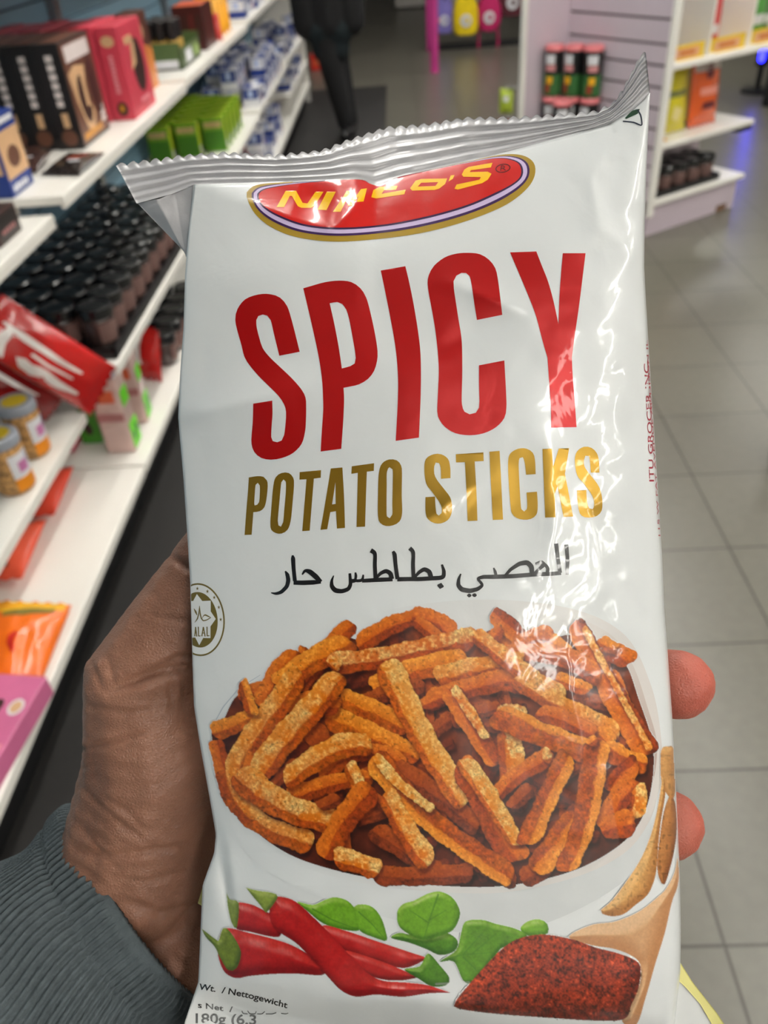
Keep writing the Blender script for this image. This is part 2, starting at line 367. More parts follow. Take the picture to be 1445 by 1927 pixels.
# folds pressed into the film: (polyline, height in mm towards the viewer, width in px, end taper)
FOLDS = [([(380, 540), (620, 480), (800, 470)], 1.6, 95), ([(400, 700), (700, 655), (960, 670)], -1.5, 95), ([(365, 347), (500, 392), (626, 430)], 2.6, 30), ([(626, 430), (660, 395), (706, 347)], 2.2, 24),
         ([(560, 360), (630, 380)], -3.2, 50), ([(335, 785), (430, 765), (560, 730)], 2.2, 30), ([(340, 720), (470, 640), (600, 560)], -.7, 80),
         ([(850, 533), (930, 565), (992, 590)], 1.5, 20), ([(992, 592), (900, 620), (840, 650)], -1.0, 34), ([(640, 560), (760, 590), (860, 570)], -.8, 60),
         ([(1150, 270), (1112, 335), (1128, 430)], 1.2, 18), ([(1205, 200), (1165, 290), (1150, 380)], -.8, 30), ([(1130, 430), (1190, 470), (1214, 560)], 1.0, 16),
         ([(1165, 440), (1120, 480), (1075, 515)], -.6, 30), ([(1035, 845), (1045, 950), (1035, 1050), (1050, 1130)], 1.0, 34),
         ([(1110, 960), (1130, 1060), (1128, 1130)], .7, 14), ([(780, 1000), (850, 940), (905, 905)], .5, 16),
         ([(1070, 1170), (1075, 1300), (1100, 1400), (1085, 1560)], .8, 30), ([(1140, 1450), (1165, 1580), (1168, 1720)], .6, 16),
         ([(403, 1560), (418, 1640), (432, 1720)], -1.8, 10), ([(395, 1500), (428, 1590), (446, 1700)], .9, 14), ([(402, 1600), (396, 1700), (384, 1840)], .6, 18),
         ([(480, 1900), (640, 1885), (760, 1872), (860, 1890), (1000, 1905)], 1.8, 26), ([(560, 1870), (700, 1850), (800, 1862)], -1.2, 24),
         ([(420, 1850), (520, 1880), (640, 1905)], -1.0, 22), ([(900, 1915), (1080, 1905), (1250, 1925)], -1.4, 22), ([(1225, 560), (1238, 800), (1246, 1000)], .4, 14),
         ([(1240, 1080), (1225, 1180), (1255, 1260)], .8, 20), ([(1200, 1130), (1235, 1200), (1225, 1290)], -.6, 22), ([(600, 640), (760, 690), (900, 660)], .5, 50)]
def wrinkle(px, py, u):
    w = np.zeros(np.shape(px))
    for pl, a, s in FOLDS:
        d, t = segdist(px, py, pl)
        w = w+a*np.exp(-np.sqrt((d/s)**2+.05)+.22)*(.35+.65*np.sin(np.pi*np.clip(t*.9+.08, 0, 1)))
    rough = .10+.28*np.clip((u-.72)/.2, 0, 1)+.25*np.clip((py-1840)/80, 0, 1)+.12*np.clip((480-py)/150, 0, 1)
    w = w+rough*(vnoise(px, py, 62, 3)+.5*vnoise(px, py, 27, 4))+.35*vnoise(px, py*.7, 190, 5)
    return w*.001
def prof(u):
    a = np.clip(u/.55, 0, 1); b = np.clip((u-.45)/.55, 0, 1)
    return (1-(1-a)**2.2)**.85*np.sqrt(np.clip(1-b**5.5, 0, 1))
def fade(px, py):
    tv = np.clip((py-Ty(px))/430, 0, 1); bv = np.clip((YB-py)/185, 0, 1)
    return np.sin(np.pi/2*tv)**.8*np.sqrt(1-(1-bv)**2)
def depth(px, py):
    px, py = np.asarray(px, float), np.asarray(py, float)
    L, R = Lx(py), Rx(py); u = np.clip((px-L)/(R-L), 0, 1); f = fade(px, py)
    edge = np.clip(np.minimum(u, (1-u)*1.6)/.05, 0, 1)
    yf = np.interp(px, [380, 480, 600, 720, 800, 900, 1000, 1280], [1835, 1842, 1850, 1862, 1880, 1893, 1900, 1905]); k = np.clip((py-yf)/80, 0, 1.4)
    return DB+.012*k*k*(1.5-.5*k)*edge-.0165*prof(u)*f-wrinkle(px, py, u)*edge*(.35+.65*np.clip(f*2, 0, 1))

bag = empty('snack_bag', at(722, 1100, .262), 'white glossy snack bag of spicy potato sticks held up in the foreground', 'snack bag')
BL = tuple(bag.location)
M['film'] = mat('white_film', (222, 225, 226), .28, var=.015, scale=30, coat=.55, coatr=.07)
_m = M['film']; film_bump(_m.node_tree, _m.node_tree.nodes['Principled BSDF'], [n for n in _m.node_tree.nodes if n.type == 'TEX_COORD'][0], .10, 70)
M['foil'] = mat('grey_foil', (178, 177, 180), .42, metal=.12, var=.04, scale=40, coat=.15, coatr=.1, bump=.2, bscale=120)
M['foil_white'] = mat('white_flap', (226, 228, 228), .35, var=.02, coat=.4)
M['flap_yellow'] = mat('pale_yellow_print', (226, 218, 140), .4, var=.03, coat=.4)

NC, NR = 150, 230
s = np.linspace(0, 1, NC); s = s+.035*np.sin(2*np.pi*s)*-1                # columns packed towards the two sides
x0 = 365+(1223-365)*s; y0 = Ty(x0)
GX = np.zeros((NR, NC)); GY = np.zeros((NR, NC))
for r, t in enumerate(np.linspace(0, 1, NR)):
    yy = y0+(YB-y0)*t; GY[r] = yy; GX[r] = Lx(yy)+(Rx(yy)-Lx(yy))*s
GD = depth(GX, GY)
front = at(GX, GY, GD).reshape(-1, 3)
f2 = fade(GX, GY)
BD = DB+.0225*np.sqrt(np.clip(1-np.abs(2*s-1)**2.6, 0, 1))[None, :]*f2+.0004*vnoise(GX, GY, 90, 9)*np.minimum(1, np.minimum(s, 1-s)*12)[None, :]
rim = np.zeros((NR, NC), bool); rim[0] = rim[-1] = True; rim[:, 0] = rim[:, -1] = True
BD = np.where(rim, GD, BD)
back = at(GX, GY, BD).reshape(-1, 3)
mb = MB(); fs = []
for r in range(NR-1):
    for c in range(NC-1):
        a = r*NC+c; fs.append((a, a+NC, a+NC+1, a+1))
mb.add(front, fs); mb.add(back, [f[::-1] for f in fs])
body = mb.build('bag_body', M['film'], bag, smooth=True, local=BL)
_bm = bmesh.new(); _bm.from_mesh(body.data); bmesh.ops.remove_doubles(_bm, verts=_bm.verts, dist=1e-6); bmesh.ops.recalc_face_normals(_bm, faces=_bm.faces)
_bm.to_mesh(body.data); _bm.free()

def sheet(name, top, bot, d_top, d_bot, n=160, m=24, ribs=0, amp=0, zig=0, mats=None, thick=.0004, parent=None, wav=0):
    """a strip of film between two polylines, with crimp ribs and a pinked edge"""
    top, bot = np.array(top, float), np.array(bot, float)
    def along(p):
        l = np.r_[0, np.cumsum(np.hypot(*np.diff(p, axis=0).T))]; l /= l[-1]; t = np.linspace(0, 1, n)
        return np.stack([np.interp(t, l, p[:, 0]), np.interp(t, l, p[:, 1])], 1)
    A, B = along(top), along(bot); t = np.linspace(0, 1, m)[:, None]; sx = np.linspace(0, 1, n)[None, :]
    X = A[:, 0]*(1-t)+B[:, 0]*t; Y = A[:, 1]*(1-t)+B[:, 1]*t
    if zig:
        z = zig*(np.abs(((np.arange(n)*.4) % 2)-1)-.5)*(.7+.6*RNG.random(n)); Y = Y+z[None, :]*np.clip(1-t*5, 0, 1)
    dt = np.interp(sx, np.linspace(0, 1, len(d_top)), d_top); db = np.interp(sx, np.linspace(0, 1, len(d_bot)), d_bot)
    D = dt*(1-t)+db*t
    if ribs: D = D+amp*np.sin(2*np.pi*ribs*t)*np.clip(t*6, 0, 1)*np.clip((1-t)*6, 0, 1)
    if wav: D = D+wav*vnoise(X, Y, 70, 21)+.4*wav*vnoise(X, Y, 25, 22)
    P = at(X, Y, D).reshape(-1, 3); Q = at(X, Y, D+thick).reshape(-1, 3); mb = MB(); fs = []
    for r in range(m-1):
        for c in range(n-1):
            a = r*n+c; fs.append((a, a+n, a+n+1, a+1))
    mb.add(P, fs); mb.add(Q, [f[::-1] for f in fs])
    ed = [r*n for r in range(m)]+[(m-1)*n+c for c in range(1, n)]+[r*n+n-1 for r in range(m-2, -1, -1)]+[c for c in range(n-2, 0, -1)]
    k = n*m; mb.add([], []); mb.f += [(ed[i], ed[(i+1) % len(ed)], ed[(i+1) % len(ed)]+k, ed[i]+k) for i in range(len(ed))]; mb.m += [0]*len(ed)
    return mb.build(name, mats, parent or bag, smooth=True, local=BL)
SEAL_TOP = [(218, 309), (273, 303), (347, 293), (420, 287), (508, 292), (567, 288), (611, 282), (640, 270), (670, 259), (728, 240), (809, 233), (875, 222), (970, 221),
            (1044, 216), (1124, 210), (1154, 193), (1172, 168), (1190, 134), (1203, 108), (1215, 98)]
SEAL_BOT = [(257, 383), (320, 366), (365, 349), (552, 343), (640, 339), (670, 339), (690, 345), (706, 349), (725, 344), (757, 335), (838, 316), (934, 294), (1044, 264), (1146, 236), (1190, 207), (1223, 176)]
sheet('top_seal', SEAL_TOP, SEAL_BOT, [.262, .259, .257, .258, .262, .258, .255, .252, .247], [.2535, .2528, .2518, .2518, .2522, .2518, .2518, .2516, .2516],
      n=250, m=44, ribs=4.5, amp=.0006, zig=8, mats=M['foil'], wav=.0006)
# gusset: the folded-in side under the left end of the seal
sheet('side_gusset', [(257, 381), (300, 374), (335, 358), (364, 348)], [(347, 474), (349, 480), (350, 484), (352, 480)], [.256, .2525, .2535, .2522], [.2545, .2537, .2532, .2526], n=40, m=40, mats=M['foil'], wav=.0012)
# bottom seal flaps showing behind the bag
sheet('bottom_flap', [(1268, 1795), (1300, 1850), (1345, 1905), (1400, 1985)], [(1180, 1820), (1170, 1900), (1190, 2000), (1230, 2080)], [.262, .264, .266, .268], [.262, .264, .266, .268], n=40, m=20, mats=M['foil_white'], wav=.0008)
sheet('yellow_border', [(1271, 1797), (1303, 1848), (1348, 1905), (1402, 1985)], [(1262, 1832), (1290, 1858), (1318, 1890), (1372, 1985)], [.2612, .2632, .2652, .2672], [.2612, .2632, .2652, .2672], n=30, m=8, mats=M['flap_yellow'], wav=.0008)
sheet('bottom_flap', [(420, 1582), (404, 1606), (390, 1640), (372, 1700)], [(470, 1640), (470, 1680), (470, 1720), (470, 1760)], [.2555, .2565, .257, .2575], [.257, .257, .258, .258], n=30, m=14, mats=M['flap_yellow'], wav=.0006)
# ------------------------------------------------------------------ printing on the film: thin ink layers that follow the film's surface
LAYER = [0]
def path(txt, org, sc, step=7):
    """'x,y x,y cX,Y ...' in local units -> closed outline in photo pixels; 'c' marks a corner, the rest is rounded"""
    pts = []; cor = []
    for t in txt.split():
        c = t[0] == 'c'; t = t[1:] if c else t; a, b = t.split(','); pts.append((org[0]+float(a)/sc, org[1]+float(b)/sc)); cor.append(c)
    P = np.array(pts); n = len(P); out = []
    for i in range(n):
        p1, p2 = P[i], P[(i+1) % n]; p0 = P[i-1] if not cor[i] else p1-(p2-p1)*.5; p3 = P[(i+2) % n] if not cor[(i+1) % n] else p2+(p2-p1)*.5
        k = max(1, int(np.hypot(*(p2-p1))/step))
        for j in range(k):
            t = j/k; out.append(.5*((2*p1)+(-p0+p2)*t+(2*p0-5*p1+4*p2-p3)*t*t+(-p0+3*p1-3*p2+p3)*t**3))
    return np.array(out)
def place(px, py, lay):
    px, py = np.asarray(px, float), np.asarray(py, float)
    return at(px, py, depth(px, py)-.00009-lay*.000024)
class Print:
    def __init__(s): s.mb = MB()
    def tris(s, P, F, col, lay):
        P = np.asarray(P, float); V = place(P[:, 0], P[:, 1], lay)
        c = col(P[:, 0], P[:, 1]) if callable(col) else [col]*len(P)
        s.mb.add(V, F, 0, c)
    def shape(s, loops, col, cell=8, lay=None):
        """filled outline(s) (first = outside, rest = holes), cut on a fine grid so it follows the film"""
        if lay is None: LAYER[0] += 1; lay = LAYER[0]
        loops = [np.asarray(l, float) for l in (loops if isinstance(loops, list) else [loops])]
        allp = np.vstack(loops); tr = tessellate_polygon([[Vector((p[0], p[1], 0)) for p in l] for l in loops])
        bm = bmesh.new(); vs = [bm.verts.new((p[0], p[1], 0)) for p in allp]
        for t in tr:
            try: bm.faces.new([vs[i] for i in t])
            except ValueError: pass
        lo, hi = allp.min(0), allp.max(0)
        for ax in (0, 1):
            k = math.floor(lo[ax]/cell)+1
            while k*cell < hi[ax]:
                co = [0, 0, 0]; no = [0, 0, 0]; co[ax] = k*cell; no[ax] = 1
                bmesh.ops.bisect_plane(bm, geom=bm.verts[:]+bm.edges[:]+bm.faces[:], plane_co=co, plane_no=no, dist=1e-4); k += 1
        bmesh.ops.triangulate(bm, faces=bm.faces[:])
        bm.verts.ensure_lookup_table(); bm.verts.index_update()
        P = np.array([v.co[:2] for v in bm.verts]); Fc = []
        for f in bm.faces:
            i = [v.index for v in f.verts]; a, b, c = P[i[0]], P[i[1]], P[i[2]]
            cr = (b[0]-a[0])*(c[1]-a[1])-(b[1]-a[1])*(c[0]-a[0]); Fc.append(tuple(i if cr < 0 else i[::-1]))
        bm.free()
        if len(P): s.tris(P, Fc, col, lay)
    def stroke(s, pts, w, col, lay=None, closed=False, cap=False, step=4):
        """ink line with its own width at every point"""
        if lay is None: LAYER[0] += 1; lay = LAYER[0]
        P = np.array(pts, float); w = np.array(w if hasattr(w, '__len__') else [w]*len(P), float)
        if closed: P = np.vstack([P, P[:1]]); w = np.r_[w, w[:1]]
        l = np.r_[0, np.cumsum(np.hypot(*np.diff(P, axis=0).T))]; k = max(2, int(l[-1]/step)+1); t = np.linspace(0, l[-1], k)
        X, Y, Wd = np.interp(t, l, P[:, 0]), np.interp(t, l, P[:, 1]), np.interp(t, l, w)
        if len(P) > 2:
            for _ in range(2):
                X[1:-1] = (X[:-2]+2*X[1:-1]+X[2:])/4; Y[1:-1] = (Y[:-2]+2*Y[1:-1]+Y[2:])/4
        dx, dy = np.gradient(X), np.gradient(Y); n = np.hypot(dx, dy)+1e-9; nx, ny = -dy/n, dx/n
        if cap: e = np.minimum(t, l[-1]-t); Wd = Wd*np.sqrt(np.clip(1-(1-np.clip(e/(Wd/2+1e-6), 0, 1))**2, .05, 1))
        Q = np.concatenate([np.stack([X+nx*Wd/2*q, Y+ny*Wd/2*q], 1) for q in (-1, 0, 1)])
        Fc = []
        for i in range(k-1):
            for r in (0, 1): a = r*k+i; Fc.append((a, a+k, a+k+1, a+1))
        s.tris(Q, Fc, col, lay)
    def build(s, name, m): return s.mb.build(name, m, bag, smooth=True, colors=True, local=BL)
def mixc(a, b, t): a, b, t = np.array(a), np.array(b), np.asarray(t)[..., None]; return a*(1-t)+b*t

M['ink'] = col_mat('printed_ink', .3, coat=.55, coatr=.07, bump=.10, bscale=70)
M['ink_red'] = col_mat('printed_red_foil', .4, metal=.3, coat=.22, coatr=.08, bump=.10, bscale=70)
M['ink_gold'] = col_mat('printed_gold', .34, metal=.6, coat=.4, coatr=.08, bump=.10, bscale=70)
M['ink_soft'] = col_mat('printed_picture_smooth', .34, coat=.5, coatr=.08, grain=.06, gscale=1200, bump=.10, bscale=70)
M['ink_photo'] = col_mat('printed_picture', .34, coat=.5, coatr=.08, grain=.05, gscale=1500, bump=.10, bscale=70)

# product name
RED = lin(184, 3, 5); pr = Print()
o, k = (430, 520), 5.355
pr.shape(path('68,440 90,330 170,230 300,183 420,180 520,215 590,300 630,420 680,610 c717,760 c512,800 460,590 425,440 390,395 345,385 300,400 280,440 285,520 310,620 345,725 420,820 520,915 640,1030 735,1140 775,1220 782,1300 780,1450 770,1570 735,1690 650,1780 540,1830 430,1848 330,1830 260,1770 232,1690 233,1600 245,1450 c249,1283 c440,1252 443,1380 435,1500 430,1620 445,1660 490,1672 535,1655 560,1600 575,1480 580,1370 560,1290 500,1200 400,1100 300,1000 215,900 160,810 130,690 95,570', o, k), RED, lay=1)
o, k = (560, 500), 5.354
pr.shape([path('c57,228 150,200 280,165 420,150 540,165 630,225 690,320 735,480 780,690 805,860 800,960 770,1060 710,1140 620,1195 540,1215 c462,1230 468,1350 460,1550 c440,1845 c232,1872 245,1650 258,1450 255,1300 245,1140 215,930 165,690 110,450', o, k),
          path('c323,378 400,366 450,385 490,440 520,540 550,700 578,860 586,930 575,985 530,1012 c445,1035 435,960 410,800 370,590', o, k)], RED, lay=1)
pr.shape(path('c838,48 c1085,5 1120,150 1165,370 1210,640 1235,850 1242,1050 1240,1300 1230,1550 c1222,1732 c988,1765 1000,1550 1010,1350 1012,1150 1000,950 975,750 930,500 880,250', o, k), RED, lay=1)
o, k = (780, 460), 5.209
pr.shape(path('128,380 140,300 190,210 290,130 400,92 520,82 640,95 730,150 790,230 815,330 840,520 c860,690 c612,740 585,570 560,400 540,310 505,280 460,278 410,305 382,360 385,430 410,600 435,760 455,880 465,1000 468,1250 463,1450 465,1570 490,1640 540,1665 600,1650 632,1600 636,1540 632,1380 c632,1185 c880,1137 888,1280 897,1450 900,1600 880,1700 800,1790 680,1850 540,1870 400,1850 300,1790 245,1720 223,1640 230,1450 238,1250 230,1080 205,850 170,640 140,480', o, k), RED, lay=1)
o, k = (940, 460), 5.353
pr.shape(path('c106,80 c370,70 420,200 490,380 545,580 c593,805 600,600 615,350 c637,88 c866,88 840,300 800,620 760,900 c728,1135 735,1300 755,1560 c775,1840 c520,1845 515,1600 497,1350 c483,1140 430,960 370,730 300,540 200,300', o, k), RED, lay=1)
pr.build('title_lettering', M['ink_red'])
GOLD = lin(158, 122, 32); pr = Print()
o, k = (450, 830), 4.129
S2 = lambda *a: pr.shape([path(t, o, k, 5) for t in a], GOLD, lay=1)
S2('c75,283 140,273 190,278 215,305 222,350 212,450 195,515 160,545 c110,553 c97,728 c42,730 55,550 68,400', '128,340 145,325 160,345 160,420 155,475 140,495 120,500 117,485 122,400')
S2('265,350 285,280 330,248 385,248 420,285 426,340 415,480 400,620 375,690 330,718 285,715 250,690 242,640 250,520', '328,320 345,298 362,315 362,400 350,540 342,630 325,665 305,655 300,620 312,480')
S2('c470,241 c636,226 c634,285 c580,292 565,480 c548,696 c490,700 508,480 c523,297 c468,300')
S2('c712,213 c802,205 815,440 c822,675 c760,680 c752,545 c708,552 c684,685 c632,690 670,470', 'c748,320 c750,488 c722,492')
S2('c875,196 c1048,172 c1046,232 c992,238 985,430 c978,665 c912,668 917,460 c922,247 c872,254')
S2('1085,250 1110,175 1165,143 1225,150 1258,190 1265,250 1263,420 1266,560 1245,625 1195,655 1140,660 1095,635 1078,580 1078,430', '1148,240 1168,203 1192,220 1193,330 1190,480 1190,570 1170,600 1148,585 1145,500 1146,350')
o, k = (780, 830), 3.905
S2('72,200 85,130 140,97 195,97 245,130 262,190 c264,272 c195,277 192,200 180,162 155,158 145,185 145,240 165,285 215,350 260,410 275,465 272,530 245,580 195,605 145,603 100,575 82,530 c80,412 c150,408 155,490 162,535 178,548 198,530 200,490 180,445 130,375 85,310')
S2('c303,97 c506,83 c508,147 c442,150 455,380 c462,585 c390,588 382,380 c370,155 c305,157')
S2('c550,78 c625,72 638,330 c650,577 c575,580 562,330')
S2('688,150 705,90 760,57 820,55 868,85 885,140 c890,243 c820,247 810,160 795,118 772,125 765,170 770,300 778,440 785,500 805,518 825,500 828,460 c823,378 c900,372 905,480 895,540 855,572 800,578 750,565 715,530 705,470 692,300')
S2('c940,58 c1010,55 c1018,190 c1060,55 c1136,52 c1105,240 c1165,555 c1095,558 c1050,330 c1030,390 c1035,560 c960,562 950,300')
S2('1178,140 1195,75 1245,42 1300,50 1340,90 1355,150 c1358,232 c1295,232 1290,160 1280,110 1255,108 1245,140 1248,185 1280,235 1340,310 1368,370 1380,440 1375,510 1340,550 1280,563 1230,550 1205,500 c1192,362 c1262,360 1268,450 1285,495 1310,500 1320,460 1305,400 1250,320 1195,250')
pr.build('subtitle_lettering', M['ink_gold'])

# Arabic line
INK = lin(22, 22, 26); pr = Print(); o, k = (500, 1000), 2.408
def A(txt, lay=1, w=1.5):
    v = [tuple(map(float, t.split(','))) for t in txt.split()]
    pr.stroke([(o[0]+a/k, o[1]+b/k) for a, b, c in v], [c/k*w for a, b, c in v], INK, lay=lay, step=2.5)
A('88,180,4 98,195,12 103,222,13 96,250,12 70,276,11 45,283,8 24,278,3')
A('122,108,5 124,122,13 126,165,12 132,225,12'); A('126,232,13 170,233,14 215,231,14 250,229,10', 2); A('165,196,4 178,176,9 200,182,15 228,206,16 250,229,12', 3)
A('308,200,3 299,222,8 298,248,13 314,268,15 345,272,13 375,262,12 385,240,11 381,190,8'); A('380,226,12 400,224,12 412,222,8', 2); A('405,222,8 410,200,8 406,186,5', 2); A('410,224,9 432,224,9 440,218,8 442,196,5', 3); A('436,224,11 470,222,12 520,219,13 575,217,12', 2)
A('476,86,14 494,96,13 496,110,11 494,150,12 498,218,12', 3); A('498,214,8 520,190,10 545,178,13 566,190,14 572,216,13', 4)
A('576,90,8 584,102,13 588,150,12 597,216,12'); A('596,217,13 650,216,13 700,216,13 750,213,13', 2); A('652,76,13 668,90,12 669,110,11 667,150,12 670,214,12', 3); A('672,210,8 694,186,10 718,170,13 742,182,14 750,212,14', 4)
A('745,213,13 790,211,13 806,206,13 808,180,11 798,150,6'); A('778,244,4 792,247,19 806,250,4', 2)
A('884,192,4 874,216,9 872,245,13 888,264,15 925,270,14 960,262,12 984,244,9 970,226,8 958,214,8 985,206,12 1030,206,13 1120,203,13 1205,196,13'); A('912,290,3 922,290,15 932,291,3', 2); A('935,289,3 946,289,15 956,289,3', 2)
A('1032,165,4 1040,182,9 1044,204,9', 2); A('1085,200,8 1110,172,10 1150,146,13 1185,140,15 1205,160,15 1206,190,13', 3)
A('1200,196,13 1240,194,13 1300,192,12 1338,188,12'); A('1215,190,7 1240,170,9 1262,150,13 1250,138,12 1222,148,8', 2); A('1262,148,10 1280,166,10 1276,188,10', 3); A('1316,55,12 1324,120,11 1334,188,11', 3); A('1362,60,12 1368,130,11 1366,196,9', 2)
pr.build('arabic_lettering', M['ink'])

# brand logo: ellipse rings, then the slanted yellow name
pr = Print(); o, k = (440, 270), 2.491
go = 'c60,250 72,215 128,190 300,178 575,167 640,188 690,197 760,160 900,127 1080,88 1250,53 1350,55 1405,90 1410,150 1370,215 1270,290 1100,360 900,415 700,445 480,460 300,440 180,395 100,330'
gi = 'c118,250 130,225 180,208 330,186 575,169 640,190 690,199 760,163 900,131 1060,98 1215,72 1290,76 1336,100 1342,150 1300,190 1200,240 1080,290 900,340 700,378 500,392 340,378 215,335 140,290'
def ring(t):
    a = np.array([[float(q) for q in p.strip('c').split(',')] for p in go.split()]); b = np.array([[float(q) for q in p.strip('c').split(',')] for p in gi.split()])
    return path(' '.join('%g,%g' % tuple(p) for p in a*(1-t)+b*t), o, k, 5)
pr.shape(ring(0), lin(170, 138, 44), lay=1, cell=5); pr.shape(ring(.40), lin(62, 30, 88), lay=3, cell=5); pr.shape(ring(.56), lin(206, 186, 224), lay=5, cell=5); pr.shape(ring(.84), lin(52, 24, 70), lay=7, cell=5); pr.shape(ring(.97), lin(206, 22, 16), lay=9, cell=5)
YEL = lin(255, 196, 0)
for loops in (['200,298 243,222 292,222 322,278 345,281 383,226 420,226 378,292 362,302 318,302 300,294 272,246 262,246 236,298'], ['392,310 436,226 478,226 434,312'],
              ['464,320 508,256 528,222 560,222 564,258 596,214 624,210 608,272 576,274 584,246 554,292 534,292 532,258 500,320'], ['644,252 654,218 684,203 768,198 760,217 704,219 692,236 806,216 799,238 668,258'],
              ['826,210 852,174 880,166 1000,164 990,190 962,212 940,218 836,221', '862,202 878,184 958,181 945,199'], ['1016,150 1034,148 1026,166 1006,178'],
              ['1212,90 1205,112 1110,126 1106,134 1190,132 1208,142 1190,170 1164,186 1050,216 1034,212 1044,192 1150,170 1158,158 1076,156 1068,146 1080,122 1100,110']):
    pr.shape([path(' '.join('c'+p for p in t.split()), o, k, 4) for t in loops], YEL, lay=13, cell=4)
t = np.linspace(0, 2*np.pi, 30); pr.stroke(np.stack([o[0]+(1261+34*np.cos(t))/k, o[1]+(116+19*np.sin(t)-4*np.cos(t))/k], 1), 4.5/k, lin(90, 12, 14), lay=13, step=2)
for q in ('1250,128 1254,104', '1254,104 1270,106 1270,114 1252,117', '1262,117 1274,126'):
    pr.stroke([(o[0]+float(a)/k, o[1]+float(b)/k) for a, b in (p.split(',') for p in q.split())], 4/k, lin(90, 12, 14), lay=14, step=2)
pr.build('brand_logo', M['ink'])

# halal mark, running over the left fold
pr = Print(); o, k = (340, 1080), 11.33; OL = lin(108, 92, 30); WH = lin(226, 228, 228)
def clipL(P): P = P.copy(); P[:, 0] = np.maximum(P[:, 0], Lx(P[:, 1])+1.0); return P
def ell(cx, cy, rx, ry, n=60):
    t = np.linspace(0, 2*np.pi, n, endpoint=False); return clipL(np.stack([o[0]+(cx+rx*np.cos(t)+30*np.sin(t))/k, o[1]+(cy+ry*np.sin(t))/k], 1))
pr.shape(ell(395, 975, 545, 778), OL, lay=1); pr.shape(ell(395, 975, 512, 742), WH, lay=2); pr.shape(ell(388, 978, 400, 592), OL, lay=3)
pr.shape(clipL(path('c345,430 c460,578 c640,570 c640,800 c748,960 c635,1120 c635,1370 c480,1365 c395,1520 c310,1355 c200,1360 c200,580 c265,578', o, k)), WH, lay=4)
for cx, cy in ((355, 312), (570, 372), (715, 502), (812, 712), (852, 972)):
    pr.shape(path(' '.join('c%g,%g' % (cx+(34 if i % 2 == 0 else 13)*math.sin(i*math.pi/5), cy-(48 if i % 2 == 0 else 18)*math.cos(i*math.pi/5)) for i in range(10)), o, k), OL, lay=5)
def B(txt):
    v = [tuple(map(float, t.split(','))) for t in txt.split()]; pr.stroke([(o[0]+a/k, o[1]+b/k) for a, b, c in v], [c/k for a, b, c in v], OL, lay=6, step=1)
B('640,930,8 590,905,26 520,872,30 480,900,14 455,950,8'); B('402,680,8 415,850,26 440,950,26 480,1000,24 550,985,22 645,930,14'); B('402,680,10 385,850,24 355,960,26 300,1035,10'); B('282,740,10 320,810,40 348,880,14')
for q in ('300,1330,24 318,1130,22', '318,1130,22 342,1335,24', '306,1260,18 338,1260,18', '375,1125,22 380,1330,22', '380,1325,20 422,1322,20', '450,1330,24 483,1130,24', '483,1130,24 520,1335,24', '462,1260,18 508,1260,18', '560,1125,24 564,1330,24', '564,1322,20 612,1318,20'): B(q)
pr.build('halal_mark', M['ink'])

# small print with the built-in font, bent along the film
def text_tris(txt, bold):
    cu = bpy.data.curves.new('lettering', 'FONT'); cu.body = txt; cu.offset = bold; ob = bpy.data.objects.new('lettering', cu); COL.objects.link(ob)
    bpy.context.view_layer.update(); me = ob.to_mesh(); me.calc_loop_triangles()
    V = np.array([v.co[:2] for v in me.vertices]); T = [tuple(t.vertices) for t in me.loop_triangles]
    ob.to_mesh_clear(); bpy.data.objects.remove(ob); bpy.data.curves.remove(cu); return V, T
def small(pr, txt, fn, col, lay=2, bold=.018):
    V, T = text_tris(txt, bold); x = V[:, 0]/V[:, 0].max(); P = np.stack(fn(x, V[:, 1]), 1); F2 = []
    for t in T:
        a, b, c = P[list(t)]; cr = (b[0]-a[0])*(c[1]-a[1])-(b[1]-a[1])*(c[0]-a[0]); F2.append(t if cr < 0 else t[::-1])
    pr.tris(P, F2, col, lay)
pr = Print(); MG = lin(166, 40, 62)
small(pr, 'ITU GROCER INC.', lambda x, y: (1230.5-11*x-12.5*y+1.2*np.sin(3*x), 908-230*x), MG, bold=.008)
def edge_line(off, y0, y1):
    def f(x, y): py = y0+(y1-y0)*x; return (Rx(py)-off-5.5*y, py)
    return f
small(pr, '115 W FAY AVENUE ADDISON IL', edge_line(.8, 1014, 640), MG, bold=.004)
pr.build('side_lettering', M['ink'])
pr = Print()
small(pr, 'Wt.  / Nettogewicht', lambda x, y: (374+166*x+3*y, 1862+36*x-4*np.sin(3*x)-16*y), INK)
small(pr, 's Net  /', lambda x, y: (372+66*x, 1896+9*x-15*y), INK)
o, k = (340, 1840), 5.558
for q in ('640,345,8 650,375,10 700,378,10', '700,345,8 720,378,10 780,378,9 790,350,7', '800,378,9 850,380,9 880,352,8', '890,378,9 960,380,8 1000,365,7', '1050,372,8 1100,380,8 1125,368,6'):
    v = [tuple(map(float, t.split(','))) for t in q.split()]; pr.stroke([(o[0]+a/k, o[1]+b/k) for a, b, c in v], [c/k for a, b, c in v], INK, lay=2, step=1.5)
small(pr, '180g (6.3', lambda x, y: (362+120*x, 1925+3*x-26*y), INK)
pr.build('net_weight_lettering', M['ink'])
# ------------------------------------------------------------------ the printed serving picture
pr = Print(); LAYER[0] = 1
def grad(c0, c1, p0, p1, var=.0, s=12, seed=1):
    c0, c1 = lin(*c0), lin(*c1); d = np.array(p1, float)-np.array(p0, float)
    def f(x, y):
        t = np.clip(((x-p0[0])*d[0]+(y-p0[1])*d[1])/(d@d), 0, 1); c = mixc(c0, c1, t)
        if var: c = c*(1+var*vnoise(x, y, s, seed))[..., None]
        return np.clip(c, 0, 1)
    return f
px = lambda t, o, k, st=6: path(t, o, k, st)
ID = ((0, 0), 1)
